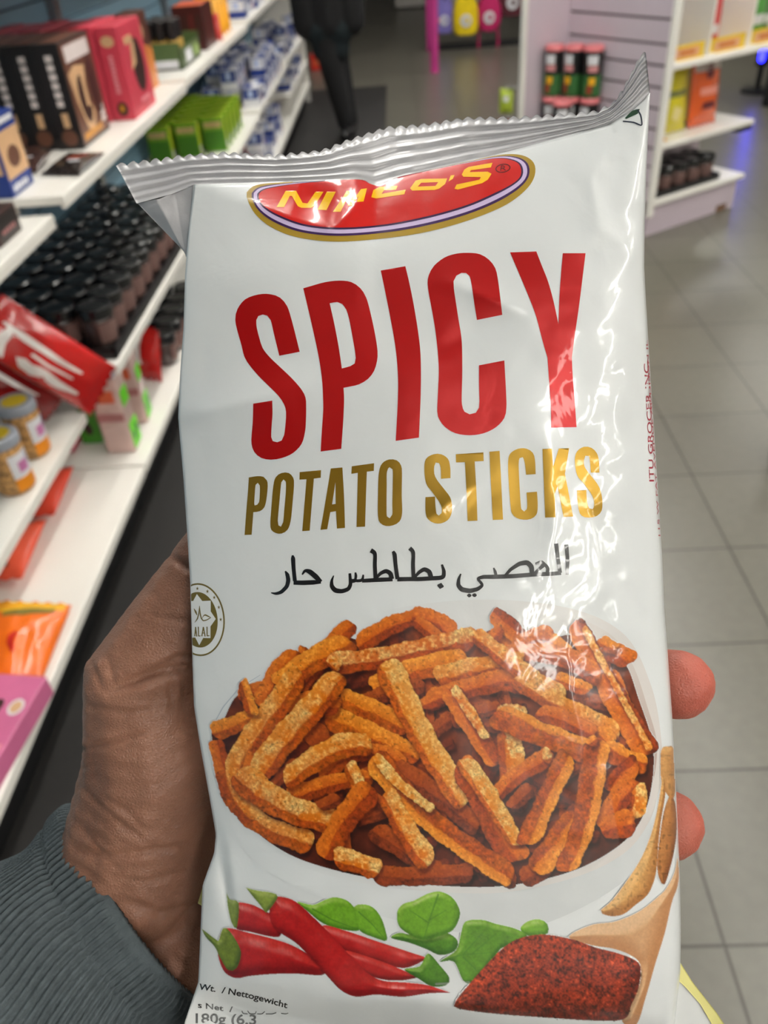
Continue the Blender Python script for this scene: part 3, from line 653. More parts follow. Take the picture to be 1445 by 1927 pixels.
# bowl: soft grey outer wall, grey inner wall at the right, white rim
pr.shape(px('398,1385 440,1300 520,1230 660,1165 860,1130 1050,1140 1170,1190 1225,1290 1245,1400 1243,1480 1222,1545 1175,1605 1085,1650 960,1678 850,1680 720,1668 600,1642 500,1600 440,1545 410,1470', *ID), grad((222, 225, 226), (214, 208, 204), (700, 1200), (1240, 1330)), cell=5)
pr.shape(px('1090,1168 1150,1195 1190,1250 1218,1330 1236,1400 1228,1470 1212,1440 1190,1340 1140,1230', *ID), grad((214, 208, 204), (186, 166, 156), (1120, 1180), (1230, 1440)), cell=5)
pr.stroke([(398, 1370), (420, 1330), (450, 1295), (490, 1270)], [1, 2.4, 2.4, 1], lin(188, 196, 204))
pr.shape(px('412,1480 440,1545 500,1600 600,1642 720,1668 850,1680 960,1678 1085,1650 1175,1605 1222,1545 1243,1480 1250,1500 1240,1570 1195,1640 1110,1700 1000,1745 880,1755 760,1735 640,1700 540,1660 460,1600', *ID), grad((222, 225, 226), (206, 209, 210), (800, 1660), (840, 1750), .03, 60))
pr.build('printed_bowl', M['ink']); pr = Print()
# the heap of sticks: a printed photograph, drawn stick over stick into the colours of one fine mesh
RX0, RY0, RS, RNX, RNY = 386.0, 1132.0, .75, 1146, 744
RXX, RYY = np.meshgrid(RX0+(np.arange(RNX)+.5)*RS, RY0+(np.arange(RNY)+.5)*RS)
CAN = np.ones((RNY, RNX, 3))*np.array(lin(222, 225, 226)); COV = np.zeros((RNY, RNX))
PILE = px('398,1382 420,1355 445,1310 490,1290 520,1250 580,1228 625,1205 655,1200 690,1205 740,1180 800,1172 850,1195 895,1200 925,1185 970,1195 1035,1200 1075,1195 1110,1215 1150,1225 1180,1255 1200,1310 1228,1400 1226,1480 1205,1545 1160,1595 1075,1640 960,1666 850,1668 720,1656 610,1632 530,1600 462,1545 425,1475', *ID)
def inside(x, y, poly=PILE):
    x, y = np.asarray(x), np.asarray(y); c = np.zeros(x.shape, bool); n = len(poly)
    for i in range(n):
        x1, y1 = poly[i]; x2, y2 = poly[i-1]; k = ((y1 > y) != (y2 > y)); c ^= k & (x < (x2-x1)*(y-y1)/(y2-y1+1e-12)+x1)
    return c
_k = inside(RXX, RYY); _t = np.clip((RYY-1180)/480, 0, 1)[..., None]
_bed = (np.array(lin(120, 48, 12))*(1-_t)+np.array(lin(70, 24, 14))*_t)*(1+.5*vnoise(RXX, RYY, 24, 51)+.2*vnoise(RXX, RYY, 7, 52))[..., None]
CAN = np.where(_k[..., None], np.clip(_bed, 0, 1), CAN); COV[_k] = 1
N6, N2, N22, N13 = vnoise(RXX, RYY, 5.5, 41), vnoise(RXX, RYY, 2.4, 42), vnoise(RXX, RYY, 22, 43), vnoise(RXX, RYY, 3.6, 44)
TIER = [((226, 172, 84), (228, 138, 36), (190, 88, 14)), ((236, 158, 54), (222, 118, 16), (168, 70, 8)), ((220, 126, 34), (206, 94, 12), (148, 54, 8)), ((176, 84, 24), (158, 64, 16), (112, 42, 14)), ((128, 50, 20), (112, 40, 16), (84, 28, 16))]
RF = np.random.default_rng(5)
def fry(pts, w, tier=1, side=1, ends=(.6, .7), split=.15, pale=0):
    """one potato stick: lit top face, darker side face, crumbly surface, soft contact shadow on what lies beneath"""
    P = np.array(pts, float); l = np.r_[0, np.cumsum(np.hypot(*np.diff(P, axis=0).T))]; n = 2 if len(P) == 2 else 14; t = np.linspace(0, l[-1], n); LL = l[-1]
    X, Y = np.interp(t, l, P[:, 0]), np.interp(t, l, P[:, 1])
    if len(P) > 2:
        for _ in range(3): X[1:-1] = (X[:-2]+2*X[1:-1]+X[2:])/4; Y[1:-1] = (Y[:-2]+2*Y[1:-1]+Y[2:])/4
    m = w*.5+16; a0, a1 = max(0, int((X.min()-m-RX0)/RS)), min(RNX, int((X.max()+m-RX0)/RS)); b0, b1 = max(0, int((Y.min()-m-RY0)/RS)), min(RNY, int((Y.max()+m-RY0)/RS))
    if a1 <= a0 or b1 <= b0: return
    S = (slice(b0, b1), slice(a0, a1)); px_, py_ = RXX[S], RYY[S]; slant = RF.uniform(-.5, .5, 2); ph = RF.random(3)*6.3
    def local(qx, qy):
        best = np.full(qx.shape, 1e9); A = np.zeros(qx.shape); T = np.zeros(qx.shape)
        for i in range(n-1):
            dx, dy = X[i+1]-X[i], Y[i+1]-Y[i]; L2 = dx*dx+dy*dy; L1 = math.sqrt(L2)+1e-9; k = ((qx-X[i])*dx+(qy-Y[i])*dy)/L2
            kc = np.clip(k, -1e9 if i == 0 else 0, 1e9 if i == n-2 else 1); d = np.hypot(qx-X[i]-kc*dx, qy-Y[i]-kc*dy); u = d < best
            best = np.where(u, d, best); A = np.where(u, ((qy-Y[i])*dx-(qx-X[i])*dy)/L1*side, A); T = np.where(u, t[i]+kc*L1, T)
        hw = w*.5*(1+.09*np.sin(T/LL*4+ph[0])+.05*np.sin(T/9+ph[1]))
        e = np.minimum(T+slant[0]*A, LL-T+slant[1]*A); rc = hw*.75
        lim = np.where(e < rc, hw-rc+np.sqrt(np.clip(rc*rc-(rc-e)**2, 0, None)), hw); return A, T, hw, e, lim
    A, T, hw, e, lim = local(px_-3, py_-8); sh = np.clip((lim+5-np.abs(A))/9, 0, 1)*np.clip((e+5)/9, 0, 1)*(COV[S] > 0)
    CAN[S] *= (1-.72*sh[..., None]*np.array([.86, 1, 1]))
    A, T, hw, e, lim = local(px_, py_); ragged = 1.1*N6[S]+.8*N13[S]
    a = A/hw; hit = np.clip((lim-np.abs(A)+ragged)/.9, 0, 1)*np.clip((e+ragged)/.9, 0, 1)
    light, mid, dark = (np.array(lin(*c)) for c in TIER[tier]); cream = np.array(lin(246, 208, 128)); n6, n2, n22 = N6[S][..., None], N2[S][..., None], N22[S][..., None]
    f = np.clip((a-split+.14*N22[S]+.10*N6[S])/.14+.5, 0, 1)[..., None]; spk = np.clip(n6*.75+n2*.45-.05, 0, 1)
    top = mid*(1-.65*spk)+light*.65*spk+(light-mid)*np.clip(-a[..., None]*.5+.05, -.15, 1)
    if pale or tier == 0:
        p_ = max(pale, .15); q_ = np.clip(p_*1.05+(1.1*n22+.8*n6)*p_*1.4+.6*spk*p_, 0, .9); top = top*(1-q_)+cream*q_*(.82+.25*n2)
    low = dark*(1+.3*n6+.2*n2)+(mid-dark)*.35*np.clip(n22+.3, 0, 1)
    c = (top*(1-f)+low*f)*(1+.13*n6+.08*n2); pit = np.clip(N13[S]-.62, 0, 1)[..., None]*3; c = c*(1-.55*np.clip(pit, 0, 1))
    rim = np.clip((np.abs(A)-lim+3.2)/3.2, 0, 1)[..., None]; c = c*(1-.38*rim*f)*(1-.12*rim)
    c = c*(1-.45*np.clip((7-(LL-T))/7, 0, 1)[..., None]*(A > -hw*.4)[..., None])
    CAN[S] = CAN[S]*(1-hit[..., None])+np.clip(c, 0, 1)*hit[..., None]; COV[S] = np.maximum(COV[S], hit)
# unseen depth of the pile
for _ in range(95):
    x, y = RF.uniform(430, 1215), RF.uniform(1215, 1655); a = RF.uniform(-.9, .9)+(math.pi/2 if RF.random() < .35 else 0); L2 = RF.uniform(45, 105); w = RF.uniform(20, 32)
    ex_, ey_ = math.cos(a)*L2, math.sin(a)*L2
    if inside(np.array([x-ex_, x+ex_, x]), np.array([y-ey_, y+ey_, y+w/2])).all(): fry([(x-ex_, y-ey_), (x+ex_, y+ey_)], w, 3 if RF.random() < .55 else 4, 1 if ex_ > 0 else -1)
FRIES = [
 ([(447, 1309), (520, 1290), (610, 1262)], 30, 2, 1), ([(560, 1300), (622, 1215), (664, 1172)], 34, 2, 1), ([(575, 1250), (572, 1216)], 24, 2, 1), ([(490, 1330), (530, 1255), (560, 1225)], 40, 2, 1),
 ([(520, 1290), (575, 1250), (660, 1205)], 46, 1, 1), ([(672, 1215), (730, 1178), (795, 1156)], 36, 2, 1), ([(775, 1156), (825, 1170), (858, 1200)], 40, 2, 1), ([(780, 1165), (840, 1215), (870, 1240)], 30, 2, 1),
 ([(920, 1205), (960, 1225), (1010, 1245)], 40, 2, 1), ([(925, 1152), (960, 1182), (1010, 1228)], 34, 2, -1), ([(915, 1215), (945, 1180)], 30, 2, 1), ([(965, 1222), (1005, 1200), (1044, 1196)], 40, 2, 1),
 ([(1035, 1200), (1070, 1240)], 34, 1, 1), ([(1120, 1222), (1160, 1228), (1188, 1248)], 46, 2, 1), ([(1145, 1260), (1180, 1340), (1200, 1370)], 34, 2, 1), ([(1130, 1208), (1160, 1222)], 30, 1, 1),
 ([(1080, 1170), (1110, 1225), (1165, 1330), (1222, 1420)], 46, 2, -1), ([(1098, 1180), (1130, 1240), (1180, 1330), (1224, 1412)], 14, 1, 1, (.6, .6), 1.2, .25),
 ([(618, 1250), (700, 1242), (790, 1222), (895, 1200)], 44, 2, 1, (.3, .6), .2, .28), ([(622, 1238), (640, 1256)], 30, 1, 1, (.5, .5), .6, .35),
 ([(700, 1295), (770, 1262), (850, 1245), (880, 1242)], 46, 1, 1), ([(660, 1330), (740, 1300), (800, 1290)], 30, 3, 1), ([(960, 1228), (1030, 1228), (1090, 1245), (1128, 1278)], 38, 2, 1),
 ([(1045, 1275), (1110, 1300)], 28, 1, 1), ([(820, 1278), (900, 1258), (985, 1244)], 44, 1, 1, (.6, .6), .1, .1), ([(800, 1320), (880, 1295), (960, 1275), (1000, 1290)], 44, 2, 1), ([(790, 1330), (850, 1300)], 30, 2, 1),
 ([(892, 1192), (940, 1230), (1010, 1285), (1065, 1310)], 34, 1, 1, (.5, .4), .25, .22), ([(970, 1275), (1030, 1315), (1105, 1350), (1165, 1385)], 40, 1, 1, (.5, .6), .2, .12), ([(1120, 1370), (1150, 1400)], 40, 1, 1),
 ([(1010, 1340), (1060, 1352), (1120, 1382)], 36, 2, 1), ([(770, 1420), (810, 1380), (850, 1350)], 34, 3, 1), ([(850, 1360), (900, 1340), (940, 1330)], 30, 3, 1), ([(690, 1360), (720, 1340), (790, 1335)], 26, 3, 1),
 ([(640, 1312), (700, 1338), (770, 1372)], 42, 1, 1), ([(610, 1345), (680, 1375), (790, 1425)], 44, 1, 1), ([(540, 1340), (590, 1320), (640, 1330)], 46, 2, 1), ([(580, 1400), (620, 1380)], 60, 3, 1),
 ([(398, 1378), (440, 1365), (485, 1342)], 34, 1, 1), ([(405, 1392), (418, 1440), (430, 1475)], 34, 2, -1), ([(435, 1468), (460, 1410), (520, 1330), (565, 1262)], 46, 1, 1, (.5, .5), .2, .16), ([(462, 1470), (480, 1420)], 34, 2, 1),
 ([(455, 1280), (475, 1345)], 24, 1, 1), ([(482, 1460), (530, 1395), (590, 1330), (640, 1268)], 50, 1, 1, (.5, .4), .3, .22), ([(600, 1462), (650, 1420), (720, 1410), (760, 1440)], 34, 2, 1),
 ([(545, 1500), (630, 1472), (700, 1462)], 36, 2, 1), ([(535, 1470), (590, 1430), (650, 1398), (700, 1402)], 44, 1, 1, (.5, .6), .25, .2), ([(655, 1435), (672, 1470), (676, 1490)], 30, 1, 1, (.4, 1.2), .4, .35),
 ([(740, 1445), (830, 1500), (900, 1560)], 44, 3, 1), ([(846, 1296), (880, 1352), (935, 1440)], 40, 2, -1, (.5, .6), -.1), ([(852, 1293), (885, 1340), (915, 1390)], 18, 1, 1, (.5, .8), 1.2, .4),
 ([(955, 1375), (962, 1420), (962, 1472)], 46, 1, 1, (.4, .6), .3, .38), ([(935, 1345), (960, 1340), (990, 1350)], 34, 2, 1, (.5, .5), .6, .3), ([(930, 1342), (1000, 1375), (1090, 1408), (1130, 1425)], 50, 1, 1, (.3, .5), -.35), ([(1130, 1405), (1180, 1430), (1218, 1440)], 42, 1, 1, (.5, .3), -.2),
 ([(1150, 1490), (1175, 1455), (1200, 1435)], 44, 2, -1), ([(1140, 1560), (1165, 1500), (1200, 1470)], 50, 2, 1), ([(1196, 1480), (1205, 1500), (1195, 1540)], 34, 1, 1, (.5, .5), .5, .35), ([(1130, 1560), (1170, 1552), (1195, 1545)], 50, 2, 1),
 ([(918, 1510), (970, 1460), (1040, 1418)], 36, 2, 1, (.5, .4), .2), ([(1020, 1422), (1038, 1418)], 30, 1, 1, (.5, .5), .5, .5), ([(960, 1520), (1000, 1480)], 30, 3, 1), ([(870, 1600), (930, 1640), (972, 1660)], 34, 3, 1), ([(980, 1655), (1040, 1630)], 40, 3, 1),
 ([(725, 1245), (752, 1300), (800, 1400), (878, 1512)], 54, 0, 1, (.4, .4), .35, .22), ([(865, 1432), (905, 1500), (950, 1590), (975, 1620)], 54, 2, 1, (.4, .4), .1), ([(872, 1428), (915, 1490), (975, 1590)], 34, 0, 1, (.5, .5), .5, .30),
 ([(990, 1590), (1030, 1500), (1070, 1418)], 44, 1, -1, (.5, 1.1), -.1), ([(1005, 1640), (1060, 1575), (1088, 1530)], 50, 1, -1), ([(1062, 1640), (1098, 1560), (1112, 1480), (1124, 1392)], 46, 1, -1, (.5, 1.2), -.3), ([(1105, 1400), (1124, 1388)], 20, 1, 1),
 ([(425, 1450), (440, 1510), (500, 1560), (588, 1588)], 46, 1, 1, (.5, .4), .1, .08), ([(446, 1452), (500, 1500), (560, 1530), (640, 1548)], 56, 1, 1, (.5, .6), .3, .24), ([(600, 1520), (640, 1500)], 30, 3, 1),
 ([(610, 1615), (645, 1545), (700, 1480)], 52, 2, 1, (.6, .5), .0), ([(700, 1560), (760, 1600), (820, 1640)], 40, 3, 1), ([(700, 1648), (800, 1650), (890, 1642)], 40, 3, 1), ([(628, 1612), (670, 1622), (714, 1640)], 44, 1, 1, (.4, .4), .3, .3),
 ([(702, 1422), (760, 1500), (840, 1570), (965, 1652)], 48, 1, -1, (.5, .5), -.2), ([(705, 1420), (745, 1470), (815, 1525)], 20, 0, 1, (.6, .8), 1.2, .38), ([(725, 1490), (755, 1550), (808, 1628)], 42, 1, 1, (.6, .4), .3, .26)]
for f in FRIES: fry(*f)
_c = CAN.reshape(RNY//2, 2, RNX//2, 2, 3).mean((1, 3)); _v = COV.reshape(RNY//2, 2, RNX//2, 2).max((1, 3))
_v = np.maximum.reduce([_v, np.roll(_v, 1, 0), np.roll(_v, -1, 0), np.roll(_v, 1, 1), np.roll(_v, -1, 1)]) > 0
_h, _w = _v.shape; _id = np.full(_v.shape, -1); _id[_v] = np.arange(_v.sum()); _x, _y = RXX[::2, ::2]+RS/2, RYY[::2, ::2]+RS/2
_q = np.stack([_id[:-1, :-1], _id[1:, :-1], _id[1:, 1:], _id[:-1, 1:]], -1).reshape(-1, 4); _q = _q[(_q >= 0).all(1)]
pr.mb.add(place(_x[_v], _y[_v], 14).tolist(), _q.tolist(), 0, _c[_v].tolist())

pr.build('printed_fries', M['ink_photo'])
# potatoes, scoop, spice, leaves, chillies: the lower printed photograph, on a second fine mesh
pr = Print(); QX0, QY0, QNX, QNY = 368.0, 1396.0, 1220, 720
QX, QY = np.meshgrid(QX0+(np.arange(QNX)+.5)*RS, QY0+(np.arange(QNY)+.5)*RS); QC = np.ones((QNY, QNX, 3))*np.array(lin(222, 225, 226)); QV = np.zeros((QNY, QNX))
M6, M2, M14, M40 = vnoise(QX, QY, 6, 61), vnoise(QX, QY, 2.6, 62), vnoise(QX, QY, 14, 63), vnoise(QX, QY, 40, 64)
def blur(a, k):
    for _ in range(k): a = (a+np.roll(a, 1, 0)+np.roll(a, -1, 0)+np.roll(a, 1, 1)+np.roll(a, -1, 1))/5
    return a
def blob(poly, base, dark, light, R=24, gloss=0, tex=.1, spots=0, soft=1, shadow=0, sheen=.5):
    """one object of the printed picture: rounded shading from the distance to its outline"""
    lo, hi = poly.min(0)-14, poly.max(0)+14
    a0, a1 = max(0, int((lo[0]-QX0)/RS)), min(QNX, int((hi[0]-QX0)/RS)); b0, b1 = max(0, int((lo[1]-QY0)/RS)), min(QNY, int((hi[1]-QY0)/RS)); S = (slice(b0, b1), slice(a0, a1))
    m = inside(QX[S], QY[S], poly); d = np.zeros(m.shape); e = m.copy()
    for _ in range(int(R/RS)):
        d += e; e = e & np.roll(e, 1, 0) & np.roll(e, -1, 0) & np.roll(e, 1, 1) & np.roll(e, -1, 1)
        if not e.any(): break
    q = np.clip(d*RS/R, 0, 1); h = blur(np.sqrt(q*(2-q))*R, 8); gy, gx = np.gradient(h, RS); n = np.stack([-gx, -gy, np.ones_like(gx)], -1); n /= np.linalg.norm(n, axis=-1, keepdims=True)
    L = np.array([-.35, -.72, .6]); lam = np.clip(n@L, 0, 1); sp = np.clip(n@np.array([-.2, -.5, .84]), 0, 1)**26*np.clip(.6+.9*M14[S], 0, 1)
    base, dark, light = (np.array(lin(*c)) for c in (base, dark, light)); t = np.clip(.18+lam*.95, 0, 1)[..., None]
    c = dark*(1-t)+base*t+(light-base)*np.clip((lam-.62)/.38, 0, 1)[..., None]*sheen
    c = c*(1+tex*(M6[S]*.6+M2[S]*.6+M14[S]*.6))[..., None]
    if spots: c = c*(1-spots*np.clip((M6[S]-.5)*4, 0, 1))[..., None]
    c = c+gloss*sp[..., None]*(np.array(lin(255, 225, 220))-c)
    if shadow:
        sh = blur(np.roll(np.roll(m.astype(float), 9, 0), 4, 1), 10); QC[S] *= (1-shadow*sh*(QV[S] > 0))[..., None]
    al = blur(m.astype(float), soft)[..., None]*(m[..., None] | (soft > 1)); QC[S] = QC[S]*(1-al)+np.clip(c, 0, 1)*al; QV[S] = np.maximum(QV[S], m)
def line(pts, w, col, o, k, a=.8):
    P = [(o[0]+x/k, o[1]+y/k) for x, y in pts]; d, t = segdist(QX, QY, P); al = (np.clip((w*(1-.6*t)-d)/1.2+.5, 0, 1)*a*QV)[..., None]; QC[:] = QC*(1-al)+np.array(lin(*col))*al
o, k = (920, 1380), 3.905
blob(px('1262,130 1300,95 1345,92 1368,130 1374,420 1340,480 1290,420 1262,330', o, k), (206, 152, 92), (150, 96, 48), (226, 180, 120), 16, 0, .2, .4)
blob(px('1275,320 1298,400 1290,500 1265,640 1245,820 1232,1000 1205,1110 1160,1195 1080,1260 990,1330 900,1345 830,1325 820,1300 900,1230 1000,1100 1110,930 1180,770 1225,610 1255,450', o, k), (216, 164, 98), (158, 98, 46), (238, 196, 136), 26, 0, .2, .4)
blob(px('1330,455 1366,500 1382,650 1372,800 1340,960 1290,1112 1248,1062 1236,950 1256,750 1285,570', o, k), (188, 124, 68), (112, 58, 28), (206, 150, 92), 16, 0, .22, .5)
o, k = (800, 1600), 2.24
blob(px('605,365 700,315 800,300 900,258 990,188 1022,150 1050,95 1064,30 1071,100 1062,160 1040,220 1010,350 970,480 930,620 890,735 830,722 870,640 905,560 905,480 860,440 790,415 700,400', o, k), (212, 166, 122), (178, 120, 76), (232, 198, 160), 40, 0, .06)
o5, k5 = (340, 1600), 2.58; G1 = ((120, 176, 38), (52, 104, 16), (176, 208, 92)); VN = (70, 124, 30)
blob(px('565,250 640,265 700,240 750,228 810,245 850,290 870,350 865,390 780,385 690,355 620,300', o5, k5), *G1, 12, .15, .16)
blob(px('840,275 880,262 930,275 970,320 995,390 1000,440 940,425 870,392 850,330', o5, k5), *G1, 11, .15, .16)
line([(640, 285), (740, 340), (862, 385)], 1.6, VN, o5, k5); line([(865, 300), (930, 360), (992, 432)], 1.4, VN, o5, k5)
blob(px('400,330 430,300 480,290 515,310 518,350 480,362 430,360', o, k), *G1, 14, .15, .14)
blob(px('130,420 150,350 170,300 240,293 300,310 380,330 430,360 400,400 330,410 300,440 250,510 200,560 160,550 120,470 60,470', o, k), (98, 152, 32), (40, 90, 16), (160, 200, 80), 13, .15, .2)
for v in ([(60, 465), (160, 440), (300, 430)], [(160, 440), (240, 350)], [(160, 450), (230, 520)], [(200, 435), (300, 350)]): line(v, 1.5, VN, o, k)
blob(px('1020,425 1060,400 1120,410 1200,405 1290,400 1345,440 1330,490 1260,510 1190,480 1110,450', o5, k5), (86, 142, 28), (36, 88, 14), (150, 190, 70), 16, .1, .2, shadow=.3)
blob(px('1050,300 1080,260 1130,245 1200,210 1260,200 1320,230 1355,290 1350,340 1320,390 1260,415 1180,435 1120,415 1060,370', o5, k5), *G1, 13, .2, .16, shadow=.4)
line([(1250, 215), (1210, 330), (1182, 425)], 1.6, VN, o5, k5); line([(1200, 350), (1110, 290)], 1.2, VN, o5, k5); line([(1205, 340), (1290, 290)], 1.2, VN, o5, k5)
RD = ((198, 30, 30), (104, 8, 14), (226, 80, 66)); kw = dict(gloss=.55, tex=.14, shadow=.5)
blob(px('262,262 340,262 420,300 470,330 480,420 330,395 262,372', o5, k5), *RD, 20, **kw)
blob(px('690,365 800,390 950,440 1100,490 c1205,524 1090,572 960,545 830,505 700,430', o5, k5), *RD, 18, **kw)
blob(px('800,490 950,530 1100,590 1160,612 1080,632 980,628 880,590', o5, k5), *RD, 14, **kw)
blob(px('1085,578 1160,562 1200,500 1260,560 1305,620 1290,655 1220,662 1150,622', o5, k5), (84, 138, 30), (36, 84, 16), (150, 190, 80), 16, .1, .2, shadow=.4)
blob(px('180,470 200,390 240,378 330,400 450,430 560,470 700,560 690,606 560,600 440,602 330,612 270,622 215,595 185,530', o5, k5), *RD, 30, **kw)
blob(px('c100,378 160,425 182,440 205,378 240,395 292,490 272,572 230,582 190,520 165,470 120,420', o5, k5), (122, 140, 44), (56, 76, 20), (170, 184, 90), 14, .1, .2, shadow=.3)
blob(px('c222,200 238,238 282,256 272,378 246,350 228,270', o5, k5), (150, 166, 78), (84, 104, 34), (190, 200, 120), 10, .1, .15)
blob(px('430,290 450,235 490,225 560,250 650,330 740,420 820,510 900,590 980,632 1100,642 1200,655 c1312,692 1200,696 1080,712 950,702 850,712 780,682 720,622 650,542 560,452 470,392 435,340', o5, k5), *RD, 27, **kw)
blob(px('c315,180 370,195 440,205 472,226 430,290 415,305 380,260 350,225', o5, k5), (146, 164, 66), (78, 98, 30), (190, 200, 110), 12, .1, .18, shadow=.3)
line([(1240, 650), (1400, 640), (1440, 700)], 2, (150, 150, 150), o5, k5, .5)
SPP = px('125,642 180,570 260,480 330,410 400,370 500,355 620,375 720,410 800,430 870,455 908,490 900,580 870,650 838,712 700,718 500,705 300,690 140,668', o, k)
blob(SPP, (150, 50, 24), (84, 20, 10), (176, 66, 34), 40, 0, .1, shadow=.35, sheen=.3)
_s = inside(QX+3*M6, QY+3*M2, SPP); _n = (.6*vnoise(QX, QY, 9, 71)+.75*vnoise(QX, QY, 4.2, 72)+.7*M2)
_f = np.clip(1+.75*_n, .22, 2.2)[..., None]*np.array([1, .95, .9]); QC = np.where(_s[..., None], np.clip(QC*_f+np.clip(_n-.85, 0, 1)[..., None]*np.array([.25, .08, .03]), 0, 1), QC); QV[_s] = 1
_c = QC.reshape(QNY//2, 2, QNX//2, 2, 3).mean((1, 3)); _v = QV.reshape(QNY//2, 2, QNX//2, 2).max((1, 3))
_v = np.maximum.reduce([_v, np.roll(_v, 1, 0), np.roll(_v, -1, 0), np.roll(_v, 1, 1), np.roll(_v, -1, 1)]) > 0
_x, _y = QX[::2, ::2]+RS/2, QY[::2, ::2]+RS/2; _v &= (_x > Lx(_y)+1) & (_x < Rx(_y)-.5)
_id = np.full(_v.shape, -1); _id[_v] = np.arange(_v.sum())
_q = np.stack([_id[:-1, :-1], _id[1:, :-1], _id[1:, 1:], _id[:-1, 1:]], -1).reshape(-1, 4); _q = _q[(_q >= 0).all(1)]
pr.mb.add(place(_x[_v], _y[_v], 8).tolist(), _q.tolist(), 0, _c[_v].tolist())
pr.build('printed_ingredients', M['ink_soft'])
# dark green corner mark under the right end of the seal
pr = Print(); pr.shape(px('c1176,222 1190,208 c1204,205 c1200,214 c1178,224', *ID), lin(40, 72, 52), lay=2); pr.stroke([(1199, 206), (1206, 216), (1209, 238), (1194, 230), (1172, 228)], [2.4]*5, lin(40, 48, 66), lay=3); pr.build('corner_mark', M['ink'])
# ------------------------------------------------------------------ the hand that holds the bag
q = lambda x, y, d: Vector(at(x, y, d))
mm = .001
W1 = q(262, 1650, .292)
c0, c1 = q(276, 1700, .301), q(-273, 2153, .270); ax = (c1-c0).normalized()
vw = Vector(at(276, 1700, 1.0)-np.array([0, 0, CAMH])).normalized(); sx = ax.cross(vw).normalized(); sy = sx.cross(ax).normalized()
caps = [(c0+sx*o_*mm-ax*.012, 21*mm, c0+sx*o_*mm+ax*.16, 20*mm) for o_ in (-24, -8, 8, 24)]+[
        (q(222, 1600, .291), 21*mm, q(292, 1440, .287), 25.5*mm), (W1, 24*mm, q(292, 1440, .287), 25.5*mm), (q(292, 1440, .287), 25.5*mm, q(266, 1286, .280), 20.5*mm),
        (q(266, 1286, .280), 20.5*mm, q(402, 1056, .277), 14.0*mm), (q(402, 1056, .277), 14*mm, q(500, 905, .277), 10.5*mm), (q(500, 905, .277), 10.5*mm, q(520, 872, .277), 9*mm),
        (q(300, 1700, .302), 23*mm, q(420, 1600, .308), 25*mm), (W1, 24*mm, q(430, 1480, .308), 24*mm), (q(430, 1480, .308), 24*mm, q(640, 1310, .315), 14*mm), (q(430, 1520, .308), 24*mm, q(640, 1440, .317), 15*mm), (q(400, 1600, .308), 25*mm, q(620, 1590, .318), 15*mm),
        (q(380, 1660, .306), 24*mm, q(580, 1720, .318), 14*mm), (q(292, 1440, .287), 24*mm, q(640, 1310, .315), 13*mm), (q(292, 1440, .287), 22*mm, q(640, 1440, .317), 14*mm)]
for kx, ky, kd, mx_, my_, md, tx, ty, td, r in ((640, 1310, .317, 960, 1240, .318, 1276, 1288, .272, 12.2), (640, 1440, .319, 980, 1450, .320, 1258, 1552, .272, 11.9), (620, 1590, .320, 930, 1660, .320, 1150, 1745, .280, 10.5), (580, 1720, .320, 830, 1830, .318, 1000, 1890, .290, 9)):
    K, Mi, T = q(kx, ky, kd), q(mx_, my_, md), q(tx, ty, td); D2 = Mi.lerp(T, .62)+(q(mx_, my_, md+.012)-Mi)
    caps += [(K, 12.5*mm, Mi, 11*mm), (Mi, 11*mm, D2, r*.93*mm), (D2, r*.93*mm, T, r*mm)]
hand = remeshed('person_hand', caps, .0011, 9)
# flexion creases and fine lines of the palm, pressed into the skin
CREASE = [([(322, 1048), (350, 1066), (400, 1082)], 1.1, 7), ([(285, 1160), (330, 1166), (390, 1172)], .5, 6), ([(200, 1300), (270, 1275), (330, 1258), (400, 1255)], 1.5, 9), ([(260, 1270), (330, 1240), (400, 1225)], .9, 8), ([(165, 1330), (240, 1342), (330, 1330)], .35, 5),
          ([(150, 1410), (220, 1395), (280, 1378)], .8, 5), ([(150, 1480), (190, 1520), (240, 1560), (300, 1600)], .5, 6), ([(140, 1600), (200, 1612), (290, 1602), (380, 1590)], .7, 7), ([(150, 1560), (185, 1600), (230, 1640)], .45, 5), ([(205, 1650), (280, 1660), (350, 1640)], .5, 7),
          ([(200, 1500), (240, 1530), (290, 1580)], .35, 5), ([(170, 1240), (190, 1300)], .4, 5), ([(200, 1235), (215, 1290)], .35, 5), ([(320, 1270), (322, 1330)], .5, 5), ([(345, 1262), (350, 1330)], .5, 5), ([(225, 1690), (300, 1720), (380, 1700)], .6, 8), ([(150, 1445), (180, 1440)], .4, 5)]
me = hand.data; nv = len(me.vertices); co = np.zeros(nv*3); me.vertices.foreach_get('co', co); co = co.reshape(-1, 3); no = np.array([v.normal[:] for v in me.vertices])
cc = (co-[0, 0, CAMH])@CM; hx, hy = CX+F*cc[:, 0]/cc[:, 2], CY+F*cc[:, 1]/cc[:, 2]
dz = np.zeros(nv)
for pl, a, s in CREASE:
    d, t = segdist(hx, hy, pl); dz -= 1.5*a*np.exp(-(d/s)**2)*np.sin(np.pi*np.clip(t*.9+.07, 0, 1))**.5; dz += .35*a*np.exp(-((d-2.2*s)/(1.4*s))**2)*np.sin(np.pi*np.clip(t*.9+.05, 0, 1))
facing = np.clip(-(no@(CM@np.array([0, 0, 1.0])))*2, 0, 1)
dz += facing*(.22*vnoise(hx, hy, 26, 31)+.13*vnoise(hx+.6*hy, hy-.6*hx, 9, 32)+.11*(1-np.abs(vnoise(hx*.35+.5*hy, hy-.4*hx, 9, 35)))**3+.10*(1-np.abs(vnoise(hx*.3-.6*hy, hy+.3*hx, 10, 36)))**3+.3*vnoise(hx, hy, 80, 33))
co = co+no*(dz*.001)[:, None]; me.vertices.foreach_set('co', co.ravel()); me.update()
